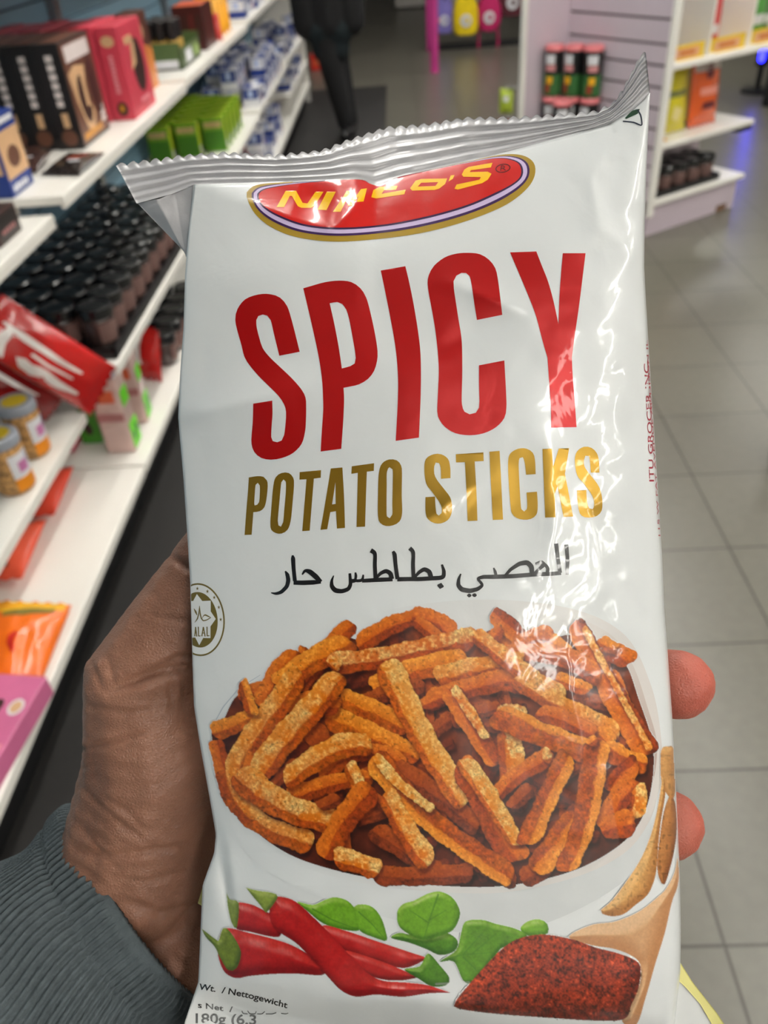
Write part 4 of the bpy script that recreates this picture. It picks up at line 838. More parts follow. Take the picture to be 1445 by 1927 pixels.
def skin_mat():
    m, nt, b = _mat('skin'); L = nt.links; tc = nt.nodes.new('ShaderNodeTexCoord')
    n = nt.nodes.new('ShaderNodeTexNoise'); n.inputs['Scale'].default_value = 34; n.inputs['Detail'].default_value = 6; L.new(tc.outputs['Object'], n.inputs['Vector'])
    r = nt.nodes.new('ShaderNodeValToRGB'); r.color_ramp.elements[0].position = .3; r.color_ramp.elements[1].position = .72
    r.color_ramp.elements[0].color = lin(124, 86, 68)+(1,); r.color_ramp.elements[1].color = lin(162, 116, 94)+(1,)
    L.new(n.outputs['Fac'], r.inputs['Fac'])
    # rosy fingertip pads: they lie at the far right of the hand
    sp = nt.nodes.new('ShaderNodeSeparateXYZ'); L.new(tc.outputs['Object'], sp.inputs['Vector'])
    mr = nt.nodes.new('ShaderNodeMapRange'); mr.inputs['From Min'].default_value = .055; mr.inputs['From Max'].default_value = .09; L.new(sp.outputs['X'], mr.inputs['Value'])
    mx = nt.nodes.new('ShaderNodeMix'); mx.data_type = 'RGBA'; L.new(mr.outputs['Result'], mx.inputs[0]); L.new(r.outputs['Color'], mx.inputs[6]); mx.inputs[7].default_value = lin(186, 96, 80)+(1,)
    L.new(mx.outputs[2], b.inputs['Base Color'])
    v = nt.nodes.new('ShaderNodeTexVoronoi'); v.feature = 'DISTANCE_TO_EDGE'; v.inputs['Scale'].default_value = 900; L.new(tc.outputs['Object'], v.inputs['Vector'])
    n2 = nt.nodes.new('ShaderNodeTexNoise'); n2.inputs['Scale'].default_value = 300; n2.inputs['Detail'].default_value = 6; L.new(tc.outputs['Object'], n2.inputs['Vector'])
    ad = nt.nodes.new('ShaderNodeMath'); ad.operation = 'MULTIPLY_ADD'; ad.inputs[1].default_value = 1.2; L.new(v.outputs['Distance'], ad.inputs[0]); L.new(n2.outputs['Fac'], ad.inputs[2])
    bp = nt.nodes.new('ShaderNodeBump'); bp.inputs['Strength'].default_value = .5; bp.inputs['Distance'].default_value = .0006; L.new(ad.outputs[0], bp.inputs['Height']); L.new(bp.outputs['Normal'], b.inputs['Normal'])
    b.inputs['Roughness'].default_value = .46; b.inputs['Specular IOR Level'].default_value = .45
    b.inputs['Subsurface Weight'].default_value = .15; b.inputs['Subsurface Radius'].default_value = (.004, .0016, .001); b.inputs['Subsurface Scale'].default_value = 1
    return m
me.materials.append(skin_mat())
tag(hand, "person's bare left hand gripping the white snack bag from behind, thumb up, grey sleeve", 'person')
# ribbed grey sleeve: cuff ring and tube
def sleeve():
    n, m = 1060, 90; Lg = (c1-c0).length; V = []; mb = MB()
    pj = lambda p: (np.array(p)-[0, 0, CAMH])@CM
    pa, pb = pj(c0), pj(c0+sx*.01); lat = sx if pb[0]/pb[2] > pa[0]/pa[2] else -sx
    for i in range(m):
        t = i/(m-1); s_ = t*Lg
        k_ = min(1, max(0, (s_-.012)/.05)); k_ = k_*k_*(3-2*k_); base = .0382-.003*t+.013*k_; sh_ = lat*(.0125*k_)
        fold = .0016*math.sin(s_*210)*math.exp(-((s_-.035)/.03)**2)+.0012*math.sin(s_*90+1)
        lip = -.0040*max(0, 1-s_/.006)**2
        for k in range(n):
            a = 2*math.pi*k/n; w_ = math.cos(a*106); rib = .0007*(abs(w_)**.6*(1 if w_ > 0 else -1))
            seam = -.0012*math.exp(-((s_-.0145)/.0012)**2)
            r = base+lip+rib+seam+fold*math.sin(a*2+1.2+s_*20)+.0016*math.sin(a*3+s_*35)
            V.append(c0+ax*s_+sh_+sx*math.cos(a)*r*1.23+sy*math.sin(a)*r)
    F2 = [(i*n+k, i*n+(k+1) % n, (i+1)*n+(k+1) % n, (i+1)*n+k) for i in range(m-1) for k in range(n)]
    # inner lining so the cuff has thickness
    o2 = len(V)
    for i in range(12):
        s_ = .0004+i*.006
        for k in range(n):
            a = 2*math.pi*k/n; r = .0362+.0016*math.sin(a*3+s_*35); V.append(c0+ax*s_+sx*math.cos(a)*r*1.23+sy*math.sin(a)*r)
    F2 += [(o2+i*n+(k+1) % n, o2+i*n+k, o2+(i+1)*n+k, o2+(i+1)*n+(k+1) % n) for i in range(11) for k in range(n)]
    F2 += [((k+1) % n, k, o2+k, o2+(k+1) % n) for k in range(n)]
    return mb.add(V, F2)
M['sleeve'] = mat('grey_ribbed_fleece', (82, 90, 94), .9, var=.10, scale=300, bump=.35, bscale=1200, spec=.2)
tag(sleeve().build('sleeve', M['sleeve'], hand, smooth=True), 'grey ribbed sweatshirt cuff')
# ------------------------------------------------------------------ goods: builders
def cm(name, rgb, rough=.35, **k): 
    if name not in M: M[name] = mat(name, rgb, rough, **k)
    return M[name]
ORD = ['first', 'second', 'third', 'fourth', 'fifth', 'sixth', 'seventh', 'eighth', 'ninth', 'tenth', 'eleventh', 'twelfth', 'thirteenth']
def panel(mb, dims, face, pts, mi, lift=.0007):
    """a printed patch on one face of a carton; pts in 0..1 across and up the face"""
    w, d, h = dims
    Fd = {'x': ((w/2, -d/2, 0), (0, d, 0), (0, 0, h), (1, 0, 0)), 'y': ((-w/2, -d/2, 0), (w, 0, 0), (0, 0, h), (0, -1, 0)), 't': ((-w/2, -d/2, h), (w, 0, 0), (0, d, 0), (0, 0, 1))}
    o, u, v, n = (Vector(q_) for q_ in Fd[face]); top = [o+u*a+v*b+n*lift for a, b in pts]; bot = [o+u*a+v*b-n*.0004 for a, b in pts]; k = len(pts)
    mb.add(top+bot, [tuple(range(k))]+[(i, i+k, (i+1) % k+k, (i+1) % k) for i in range(k)], mi)
R4 = lambda a, b, c, d: [(a, b), (c, b), (c, d), (a, d)]
def oval(cx, cy, rx, ry, n=18, tilt=0): return [(cx+rx*math.cos(t)*math.cos(tilt)-ry*math.sin(t)*math.sin(tilt), cy+rx*math.cos(t)*math.sin(tilt)+ry*math.sin(t)*math.cos(tilt)) for t in (2*math.pi*i/n for i in range(n))]
def marks(mb, dims, face, x0, y0, x1, y1, n, mi, seed=1, vertical=False):
    """a row of small unreadable pale marks"""
    r = random.Random(seed)
    for i in range(n):
        a, b = i/n, (i+.72)/n; j = r.uniform(-.1, .1)
        if vertical: panel(mb, dims, face, R4(x0, y0+(y1-y0)*a, x1+(x1-x0)*j, y0+(y1-y0)*b), mi, .0011)
        else: panel(mb, dims, face, R4(x0+(x1-x0)*a, y0, x0+(x1-x0)*b, y1+(y1-y0)*j), mi, .0011)
def carton(name, label, cat, loc, dims, mats, prints=(), group=None, rz=0, bev=.003):
    w, d, h = dims; e = empty(name, loc, label, cat, group, rz)
    MB().bbox((0, 0, h/2), dims, bev).build('carton', mats[0], e)
    if prints:
        p = MB(); prints(p, dims); p.build('printed_panel', list(mats[1:]), e)
    return e
def pillow(name, label, cat, corners, bulge, mats, prints=None, group=None, seal=.06, n=26, seed=1, flat=.5):
    """a soft pack between four corner points (near-left, near-right, far-right, far-left); crimped ends"""
    A, B, C_, D_ = (Vector(c) for c in corners); ctr = (A+B+C_+D_)/4; nrm = (B-A).cross(D_-A).normalized()
    e = empty(name, ctr, label, cat, group); r = np.random.default_rng(seed)
    def P(u, v, up):
        b = A.lerp(B, u).lerp(D_.lerp(C_, u), v); vv = min(max((v-seal)/(1-2*seal), 0), 1)
        hgt = bulge*(math.sin(math.pi*u)**.55)*(math.sin(math.pi*vv)**.5 if 0 < vv < 1 else 0)
        hgt += bulge*.16*float(vnoise(np.array(u*100+seed*13), np.array(v*100), 14, seed))*math.sin(math.pi*u)*math.sin(math.pi*v)
        zig = .006*((int(u*40) % 2)-.5) if v in (0, 1) else 0
        return b-ctr+nrm*((hgt+.0008) if up else -(hgt*flat+.0008))+(D_-A).normalized()*zig
    g = [i/n for i in range(n+1)]; mb = MB()
    for up in (True, False):
        V = [P(u, v, up) for v in g for u in g]; Fs = []
        for j in range(n):
            for i in range(n):
                a = j*(n+1)+i; f = (a, a+1, a+n+2, a+n+1); Fs.append(f if up else f[::-1])
        mb.add(V, Fs)
    k = (n+1)**2; rim = [i for i in range(n)]+[j*(n+1)+n for j in range(n)]+[n*(n+1)+i for i in range(n, 0, -1)]+[j*(n+1) for j in range(n, 0, -1)]
    mb.f += [(rim[(i+1) % len(rim)], rim[i], rim[i]+k, rim[(i+1) % len(rim)]+k) for i in range(len(rim))]; mb.m += [0]*len(rim)
    mb.build('pouch', mats[0], e, smooth=True)
    if prints:
        q_ = MB()
        for mi, pl in prints:                                            # ribbons of print: centre line and widths in pack units
            V = []; m = 24; l = np.linspace(0, 1, m); t = np.linspace(0, 1, len(pl))
            U, Vv, Wd = (np.interp(l, t, [p_[i] for p_ in pl]) for i in range(3))
            for s_ in (-1, -.5, 0, .5, 1):
                for i in range(m):
                    du, dv = np.gradient(U)[i], np.gradient(Vv)[i]; h_ = math.hypot(du, dv)+1e-9
                    V.append(P(min(max(U[i]-dv/h_*Wd[i]*s_/2, .01), .99), min(max(Vv[i]+du/h_*Wd[i]*s_/2, .012), .988), True)+nrm*.0012)
            q_.add(V, [(r_*m+i, r_*m+i+1, r_*m+m+i+1, r_*m+m+i) for r_ in range(4) for i in range(m-1)], mi)
        q_.build('printed_artwork', list(mats[1:]), e, smooth=True)
    return e

# ------------------------------------------------------------------ chocolate cartons on the top shelf
ch_black, ch_brown, ch_cream, ch_white, ch_yel = cm('carton_black', (30, 24, 24)), cm('print_brown', (104, 66, 50)), cm('print_cream', (214, 172, 130)), cm('print_white', (226, 214, 212)), cm('print_amber', (220, 150, 40))
ch_dark = cm('print_dark_chocolate', (58, 34, 30))
def pr_black(p, d):
    panel(p, d, 'x', R4(.03, .03, .97, .98), 0); panel(p, d, 'x', [(.08, .70), (.30, .76), (.62, .72), (.5, .5), (.62, .25), (.5, .10), (.3, .14), (.16, .42)], 1, .0010); panel(p, d, 'x', oval(.40, .42, .16, .24, tilt=.15), 3, .0013); panel(p, d, 'x', R4(.42, .34, .52, .70), 1, .0015); panel(p, d, 'x', oval(.78, .5, .14, .3), 3, .0012)
    panel(p, d, 'x', R4(.12, .80, .9, .95), 2, .0012); marks(p, d, 'x', .1, .06, .75, .13, 8, 4, 3); marks(p, d, 'x', .78, .12, .92, .3, 3, 2, 2, True)
    marks(p, d, 'y', .42, .42, .66, .92, 6, 2, 5, True); panel(p, d, 'y', R4(.45, .22, .7, .36), 1); panel(p, d, 'y', oval(.55, .12, .3, .08), 0); panel(p, d, 't', R4(.1, .1, .9, .9), 0)
for i in range(4):
    carton('chocolate_box', 'black chocolate box with pale lettering, %s from the top shelf edge' % ORD[i], 'box', (-.893-.074*i, 2.43+.012*i, .905), (.070, .25, .25),
           [ch_black, ch_brown, ch_cream, ch_white, ch_dark, ch_yel], pr_black, 'black chocolate boxes on the top shelf')
ch_pink = cm('carton_pink', (206, 66, 84)); ch_maroon = cm('carton_maroon', (150, 40, 58))
def pr_pink(p, d):
    panel(p, d, 'x', oval(.58, .52, .24, .30), 0); panel(p, d, 'x', [(.3, .5), (.5, .55), (.55, .8), (.42, .75)], 1, .001); panel(p, d, 'x', R4(.2, .78, .5, .86), 1); marks(p, d, 'x', .4, .12, .8, .17, 5, 3, 4)
    marks(p, d, 'y', .4, .3, .58, .72, 9, 3, 6, True); panel(p, d, 'y', oval(.5, .13, .26, .08), 0); panel(p, d, 'y', R4(.4, .10, .55, .17), 2, .001); panel(p, d, 'y', oval(.5, .85, .3, .06), 1)
for i in range(6):
    carton('chocolate_box', 'pink chocolate box behind the black ones, %s from the top shelf edge' % ORD[i], 'box', (-.836-.070*i, 2.775-.006*i, .905), (.066, .262, .245+.004*(i % 2)),
           [ch_pink if i < 2 else ch_maroon, ch_dark, ch_cream, ch_yel, cm('print_pale_pink', (232, 150, 160))], pr_pink, 'pink chocolate boxes on the top shelf')
bl_blue, bl_white = cm('carton_blue', (28, 56, 132)), cm('carton_white', (222, 222, 226))
def pr_wafer(p, d):
    panel(p, d, 'x', R4(.03, .22, .97, .80), 0); panel(p, d, 'x', oval(.5, .46, .26, .14), 1, .001); panel(p, d, 'x', R4(.2, .88, .9, .95), 2); panel(p, d, 'y', R4(.1, .3, .9, .75), 0); marks(p, d, 'x', .1, .06, .8, .14, 5, 2, 8)
carton('wafer_box', 'small blue and cream wafer box at the near end of the top shelf', 'box', (-.925, 1.935, .905), (.075, .13, .165), [bl_blue, ch_cream, ch_brown, bl_white], pr_wafer)
pillow('chocolate_sachet', 'flat dark chocolate sachet lying on the white top shelf', 'sachet', [(-.888, 2.05, .911), (-.782, 2.02, .911), (-.778, 2.222, .911), (-.884, 2.25, .911)], .012, [cm('sachet_black', (34, 28, 26), .25, coat=.5), cm('print_rust', (150, 60, 40)), bl_white],
       [(0, [(.35, .45, .1), (.6, .55, .22), (.75, .75, .1)]), (1, [(.5, .35, .04), (.75, .4, .05)])], seed=3)
for i, (x, y) in enumerate(((-.945, 2.14), (-.985, 2.2))):
    pillow('chocolate_sachet', ['small brown sachet on the top shelf beside the blue wafer box', 'second brown sachet tucked under the black boxes'][i], 'sachet', [(x-.05, y-.07, .912), (x+.04, y-.07, .912), (x+.04, y+.06, .930), (x-.05, y+.06, .930)], .012, [cm('sachet_brown', (62, 40, 36), .25, coat=.5), bl_white], [(0, [(.3, .4, .06), (.7, .5, .08)])], 'brown sachets on the top shelf', seed=4+i)
# brown and orange box next to the pink ones
def pr_or(p, d): panel(p, d, 'x', [(.2, .0), (.98, .0), (.98, .5), (.5, .6)], 0); panel(p, d, 'x', oval(.4, .75, .2, .12), 1, .001)
carton('biscuit_box', 'brown and orange biscuit box behind the front pink box', 'box', (-.905, 3.14, .905), (.07, .2, .235), [cm('carton_brown', (84, 48, 36)), cm('print_orange', (206, 126, 60)), ch_cream], pr_or)
# display tray of tubes on the next bay's top shelf
te = empty('display_tray', (-.90, 3.64, .915), 'green cardboard display tray on the top shelf holding black and gold tubes', 'tray')
gr = cm('tray_green', (84, 104, 62)); t_ = MB(); t_.box((0, 0, .004), (.15, .36, .008)); t_.box((.073, 0, .035), (.004, .36, .07)); t_.box((-.073, 0, .06), (.004, .36, .12)); t_.box((0, -.178, .045), (.15, .004, .09)); t_.box((0, .178, .045), (.15, .004, .09))
t_.build('tray', gr, te); p = MB(); panel(p, (.15, .36, .08), 'y', R4(.1, .1, .9, .42), 0, .003); panel(p, (.154, .36, .07), 'x', R4(.2, .2, .5, .8), 0, .003); panel(p, (.154, .36, .07), 'x', oval(.75, .5, .12, .3), 1, .003); p.build('printed_panel', [bl_white, cm('print_lime', (150, 176, 96))], te)
tb = None
for i in range(8):
    x, y = -.90-.045+.045*(i % 3), 3.50+.085*(i//3); lb = 'black and gold tube in the green tray, %s row, %s' % (ORD[i//3], ['back', 'middle', 'front'][i % 3])
    if tb is None:
        tb = empty('snack_tube', (x, y, .924), lb, 'tube', 'tubes in the green display tray')
        MB().lathe((0, 0, 0), [(.019, 0), (.020, .004), (.020, .135), (.017, .142)], 16).build('tube_body', ch_black, tb, smooth=False)
        MB().lathe((0, 0, .03), [(.0203, 0), (.0206, .002), (.0206, .055), (.0203, .057)], 16).build('gold_band', cm('gold_print', (196, 160, 84), .3), tb)
        MB().lathe((0, 0, .135), [(.021, 0), (.021, .014), (.018, .017)], 16).build('cap', ch_black, tb)
    else: dup(tb, loc=(x, y, .924), label=lb)
def pr_bb(p, d):
    for i in range(4): panel(p, d, 'y', R4(.08+.23*i, .2, .2+.23*i, .8), i % 2); 
    for i in range(5): panel(p, d, 'x', R4(.05+.19*i, .15, .16+.19*i, .85), (i+1) % 2)
    panel(p, d, 't', R4(.02, .02, .98, .98), 2)
carton('biscuit_box', 'dark brown display box with an orange top behind the tray of tubes', 'box', (-.885, 4.07, .915), (.13, .24, .165), [cm('carton_maroon_brown', (70, 26, 24)), cm('print_wine', (96, 34, 34)), ch_dark, cm('print_coral', (214, 96, 58))], pr_bb)
pillow('snack_pouch', 'small red snack pouch with white print standing before the yellow packs', 'pouch', [(-.86, 4.25, .917), (-.80, 4.22, .917), (-.81, 4.25, 1.02), (-.87, 4.28, 1.02)], .018, [cm('pouch_red', (206, 60, 56), .3, coat=.5), bl_white], [(0, [(.5, .6, .3), (.6, .4, .2)])], seed=8)
for i in range(4):
    y = 4.36+.09*i; pillow('snack_pouch', 'yellow snack pouch standing on the top shelf, %s from the near side' % ORD[i], 'pouch', [(-.93, y, .917), (-.82, y-.04, .917), (-.83, y, 1.10), (-.94, y+.04, 1.10)], .03, [cm('pouch_yellow', (236, 168, 18), .3, coat=.5), cm('print_rust', (150, 60, 40)), cm('print_orange', (206, 126, 60))], [(1, [(.2, .3, .2), (.8, .45, .25)]), (0, [(.3, .7, .15), (.7, .72, .1)])], 'yellow pouches on the top shelf', seed=20+i)
def pr_bw(p, d):
    panel(p, d, 'x', R4(.04, .45, .62, .96), 0); panel(p, d, 'x', R4(.1, .1, .5, .3), 1); panel(p, d, 'y', R4(.05, .4, .95, .96), 0); panel(p, d, 'y', R4(.35, .5, .65, .9), 2, .001); panel(p, d, 't', R4(.04, .04, .55, .96), 0); panel(p, d, 'x', oval(.75, .3, .12, .2), 3, .001)
BW = [bl_white, bl_blue, cm('print_grey_blue', (120, 130, 160)), cm('print_sky', (176, 190, 224)), cm('print_skin_pink', (196, 150, 150))]
BW2 = [bl_blue, bl_white, cm('print_navy', (20, 34, 84)), cm('print_sky', (176, 190, 224)), bl_white]
RB = random.Random(3); nb = 0
for bay, (z, xs, ys, hs) in enumerate(((.505, (-.83, -.94, -1.05), (4.99, 5.17, 5.36, 5.56, 5.78, 6.02), 2), (.93, (-.84, -.95), (4.98, 5.2, 5.45, 5.7), 1), (.165, (-.85, -.97), (4.98, 5.22, 5.5, 5.8), 2), (.52, (-.85, -.97), (6.5, 6.75, 7.05, 7.35), 2), (.32, (-.84,), (6.5, 6.8, 7.15, 7.45), 1), (.94, (-.85,), (6.5, 6.9, 7.3), 1))):
    for a, x in enumerate(xs):
        for b, y in enumerate(ys):
            zz = z
            for c_ in range(hs if RB.random() > .25 else 1):
                d = (.085+RB.uniform(0, .015), .125+RB.uniform(0, .03), .075+RB.uniform(0, .03)); sh = ['middle', 'top', 'bottom', 'middle', 'low', 'top'][bay]; far = bay > 2
                carton('tissue_box', '%s box, %s bay %s shelf, %s along, %s row in, %s layer' % (['white and blue', 'mostly blue'][(nb := nb+1) % 2], 'farthest' if far else 'fourth', sh, ORD[b], ORD[a], ['lower', 'upper'][c_]), 'box', (x, y, zz), d, BW if nb % 2 else BW2, pr_bw, 'blue and white boxes in the far bays', rz=RB.uniform(-.08, .08)); zz += d[2]+.001
pillow('snack_pouch', 'coral pink pouch leaning on the bottom shelf in the fourth bay', 'pouch', [(-.90, 4.86, .17), (-.80, 4.87, .17), (-.84, 5.0, .29), (-.93, 4.99, .29)], .03, [cm('pouch_coral', (222, 92, 96), .4, coat=.3), bl_white], [(0, [(.3, .5, .1), (.7, .5, .1)])], seed=40)
# bright green packs
gp = cm('pack_green', (112, 158, 24)); gp2 = cm('pack_deep_green', (62, 118, 16)); gp3 = cm('pack_yellow_green', (176, 190, 40))
def pr_gr(p, d):
    panel(p, d, 'y', R4(.03, .04, .97, .62), 0); marks(p, d, 'y', .1, .70, .9, .86, 7, 2, 9); panel(p, d, 'x', R4(.1, .05, .9, .95), 1); panel(p, d, 't', R4(.03, .1, .97, .9), 1); panel(p, d, 'x', R4(.2, .1, .8, .3), 3, .001)
for a, (x, y0, n_) in enumerate(((-.875, 4.05, 5), (-.985, 3.97, 6), (-1.10, 3.90, 7))):
    for b in range(n_):
        carton('snack_carton', 'bright green pack on edge, %s row from the shelf front, %s from near' % (ORD[a], ORD[b]), 'pack', (x, y0+.115*b, .487), (.102, .05, .15), [gp, gp2, gp3, ch_cream, bl_white], pr_gr, 'green packs on the middle shelf')

# ------------------------------------------------------------------ black lidded jars
jb, jl, jp = cm('jar_brown_glass', (66, 50, 48), .18, coat=.8), cm('jar_lid_black', (20, 21, 24), .22, coat=.6), cm('jar_label', (120, 92, 86), .35)
JAR = None
def jar(x, y, z, label, group, rz=0):
    global JAR
    if JAR is None:
        JAR = e = empty('snack_jar', (x, y, z), label, 'jar', group)
        MB().lathe((0, 0, 0), [(.034, 0), (.039, .004), (.042, .03), (.043, .078), (.038, .086)], 20).build('jar_body', jb, e, smooth=True)
        MB().lathe((0, 0, .084), [(.045, 0), (.0458, .003), (.0458, .026), (.043, .030), (.035, .030), (.034, .027)], 24).build('lid', jl, e)
        l = MB(); n = 9; V = [(r_*math.cos(a), r_*math.sin(a), zz) for zz, r_ in ((.018, .0412), (.045, .0433), (.072, .0436)) for a in np.linspace(-1.3, .3, n)]
        l.add(V, [(r_*n+i, r_*n+i+1, r_*n+n+i+1, r_*n+n+i) for r_ in (0, 1) for i in range(n-1)]); l.build('label_sticker', jp, e, smooth=True); return e
    return dup(JAR, loc=(x, y, z), rz=rz, label=label, group=group)
def tray(label, c, d):
    e = empty('jar_tray', c, label, 'tray'); w, l, h = d; t = MB(); t.box((0, 0, .002), (w, l, .004))
    for s_ in (-1, 1): t.box((s_*(w/2-.003), 0, h/2), (.006, l, h)); t.box((0, s_*(l/2-.003), h/2), (w, .006, h))
    t.build('tray', M['black_plastic'], e); return e
tray('black tray full of dark lidded jars on the middle shelf', (-.975, 2.55, .478), (.405, 1.30, .03))
RJ = random.Random(2)
for b in range(12):
    for a in range(4): jar(-.832-.096*a+RJ.uniform(-.002, .002), 1.985+.102*b+RJ.uniform(-.004, .004), .483, 'black jar in the shelf tray, %s row from the edge, %s from the near end' % (ORD[a], ORD[b]), 'black jars in the middle shelf tray', RJ.uniform(-.6, .6))
for b in range(5):
    for a in range(3): jar(-.845-.096*a, 2.50+.102*b, .166, 'dark jar on the bottom shelf below, %s row in, %s from the near side' % (ORD[a], ORD[b]), 'dark jars on the bottom shelf', RJ.uniform(-.6, .6))

# ------------------------------------------------------------------ nearest bay: red bags, peanut jars, sachets
rb_, rw, rdk = cm('pouch_glossy_red', (196, 22, 20), .22, coat=.8, coatr=.1), cm('print_white_gloss', (240, 232, 228), .3, coat=.5), cm('pouch_dark_red', (140, 14, 16), .25, coat=.7)
RP = [(1, [(.12, .80, .03), (.35, .86, .08), (.6, .84, .05)]), (0, [(.62, .25, .03), (.60, .45, .10), (.62, .75, .12), (.64, .9, .04)]), (0, [(.25, .2, .05), (.22, .4, .16), (.30, .52, .10), (.2, .6, .2), (.3, .7, .08)]), (0, [(.45, .30, .03), (.42, .5, .05), (.45, .65, .05)])]
def zc(*a): return [on_z(x, y, z) for x, y, z in a]
pillow('chocolate_bag', 'large glossy red chocolate bag with white swirls draped over the end of the near shelf', 'bag', [on_y(172, 782, 1.80), on_y(216, 690, 1.845), on_y(2, 552, 1.76), on_y(-62, 648, 1.66)], .032, [rb_, rw, rw], RP, seed=11, flat=.3)
pillow('chocolate_bag', 'red chocolate bag lying under the large glossy one', 'bag', [on_y(85, 795, 1.79), on_y(128, 740, 1.83), on_y(-40, 640, 1.80), on_y(-90, 720, 1.72)], .02, [rdk, rw, rw], RP[:2], seed=12, flat=.2)
pn, ly, lo_ = cm('peanuts', (176, 132, 78), .5, var=.5, scale=110, bump=1, bscale=160), cm('lid_yellow_print', (206, 178, 40), .4), cm('label_orange', (232, 142, 30), .4)
lg = cm('jar_lid_grey', (150, 156, 166), .3, coat=.3)
def peanut_jar(x, y, z, label, rz):
    e = empty('peanut_jar', (x, y, z), label, 'jar', 'peanut jars on the near shelf', rz)
    MB().lathe((0, 0, 0), [(.036, 0), (.042, .006), (.044, .02), (.044, .115), (.038, .126)], 24).build('jar_body', pn, e, smooth=True)
    li = MB().lathe((0, 0, .124), [(.046, 0), (.0465, .003), (.0465, .020), (.044, .024)], 32).build('lid', lg, e)
    MB().lathe((0, 0, .1482), [(.030, 0), (.030, .0006), (.001, .0008)], 28).build('lid_print', [ly], li)
    l = MB(); n = 10
    for z0, z1, a0, a1, mi in ((.045, .105, -.9, .5, 0), (.012, .045, -.9, .5, 1), (.058, .085, -.5, .1, 2), (.07, .1, .15, .3, 3)):
        V = [((.0446 if mi < 2 else .0452)*math.cos(a), (.0446 if mi < 2 else .0452)*math.sin(a), zz) for zz in (z0, z1) for a in np.linspace(a0, a1, n)]; l.add(V, [(i, i+1, n+i+1, n+i) for i in range(n-1)], mi)
    l.build('label_sticker', [bl_white, lo_, cm('print_orchid', (196, 120, 170)), cm('print_grey_blue', (120, 130, 160))], e, smooth=True); return e
peanut_jar(-.955, 1.665, .35, 'grey lidded peanut jar with orange label, farther one, beside the red bag', 0)
peanut_jar(-.940, 1.515, .35, 'peanut jar with grey lid at the left edge, nearer than its neighbour', -.1)
def pr_dk(p, d): panel(p, d, 'x', R4(.1, .1, .9, .9), 0); marks(p, d, 'x', .2, .3, .8, .45, 5, 1, 3); marks(p, d, 'y', .2, .3, .8, .5, 4, 1, 4); panel(p, d, 't', R4(.1, .1, .9, .9), 0)
carton('chocolate_box', 'dark brown box at the left edge on the upper shelf of the nearest bay', 'box', (-.875, 1.70, .868), (.07, .12, .06), [ch_dark, ch_black, cm('print_dusty_pink', (170, 110, 110))], pr_dk)
# bottom shelf, nearest bay
sal, sal2 = cm('pouch_salmon', (236, 92, 62), .35, coat=.5), cm('pouch_vermilion', (216, 70, 48), .35, coat=.5)
for i, (x, y) in enumerate(((-.99, 1.72), (-.985, 1.48))):
    pillow('snack_pouch', ['salmon pink pouch beneath the shelf edge, the farther one', 'salmon pink pouch beneath the shelf edge, nearer the orange bag'][i], 'pouch', [(x-.14, y-.11, .17), (x+.06, y-.115, .20), (x+.04, y+.105, .20), (x-.14, y+.10, .17)], .04, [sal if i else sal2, rw, cm('print_rust', (150, 60, 40))], [(1, [(.6, .15, .1), (.8, .2, .15)])], 'salmon pouches on the bottom shelf', seed=50+i)
org = cm('pouch_orange', (240, 112, 16), .3, coat=.6)
pillow('snack_bag', 'orange snack bag with yellow top lying on the near bottom shelf', 'bag', zc((-30, 1320, .18), (75, 1290, .17), (135, 1137, .18), (-20, 1130, .22)), .03, [org, cm('print_golden', (236, 180, 40), .4), cm('print_red', (206, 40, 30), .4), cm('print_olive', (120, 110, 50), .4)],
       [(0, [(.02, .90, .14), (.5, .92, .16), (.95, .94, .12)]), (2, [(.2, .80, .06), (.5, .82, .10), (.85, .86, .06)]), (1, [(.45, .35, .05), (.38, .48, .12), (.46, .55, .05)])], seed=60)
def pr_pk(p, d):
    panel(p, d, 't', oval(.48, .62, .22, .10, tilt=.7), 0); panel(p, d, 't', oval(.84, .72, .10, .07), 1); panel(p, d, 't', oval(.84, .72, .07, .05), 2, .001); panel(p, d, 't', R4(.6, .3, .95, .42), 3); panel(p, d, 't', R4(.3, .05, .9, .2), 3)
c_ = on_z(2, 1352, .215); carton('candy_box', 'pink candy box with a chocolate picture lying at the left edge of the bottom shelf', 'box', (c_.x-.04, c_.y-.03, .166), (.155, .28, .05), [cm('carton_candy_pink', (206, 108, 150)), ch_dark, bl_white, ch_cream, cm('print_pale_pink', (232, 150, 160))], pr_pk, rz=-.12)
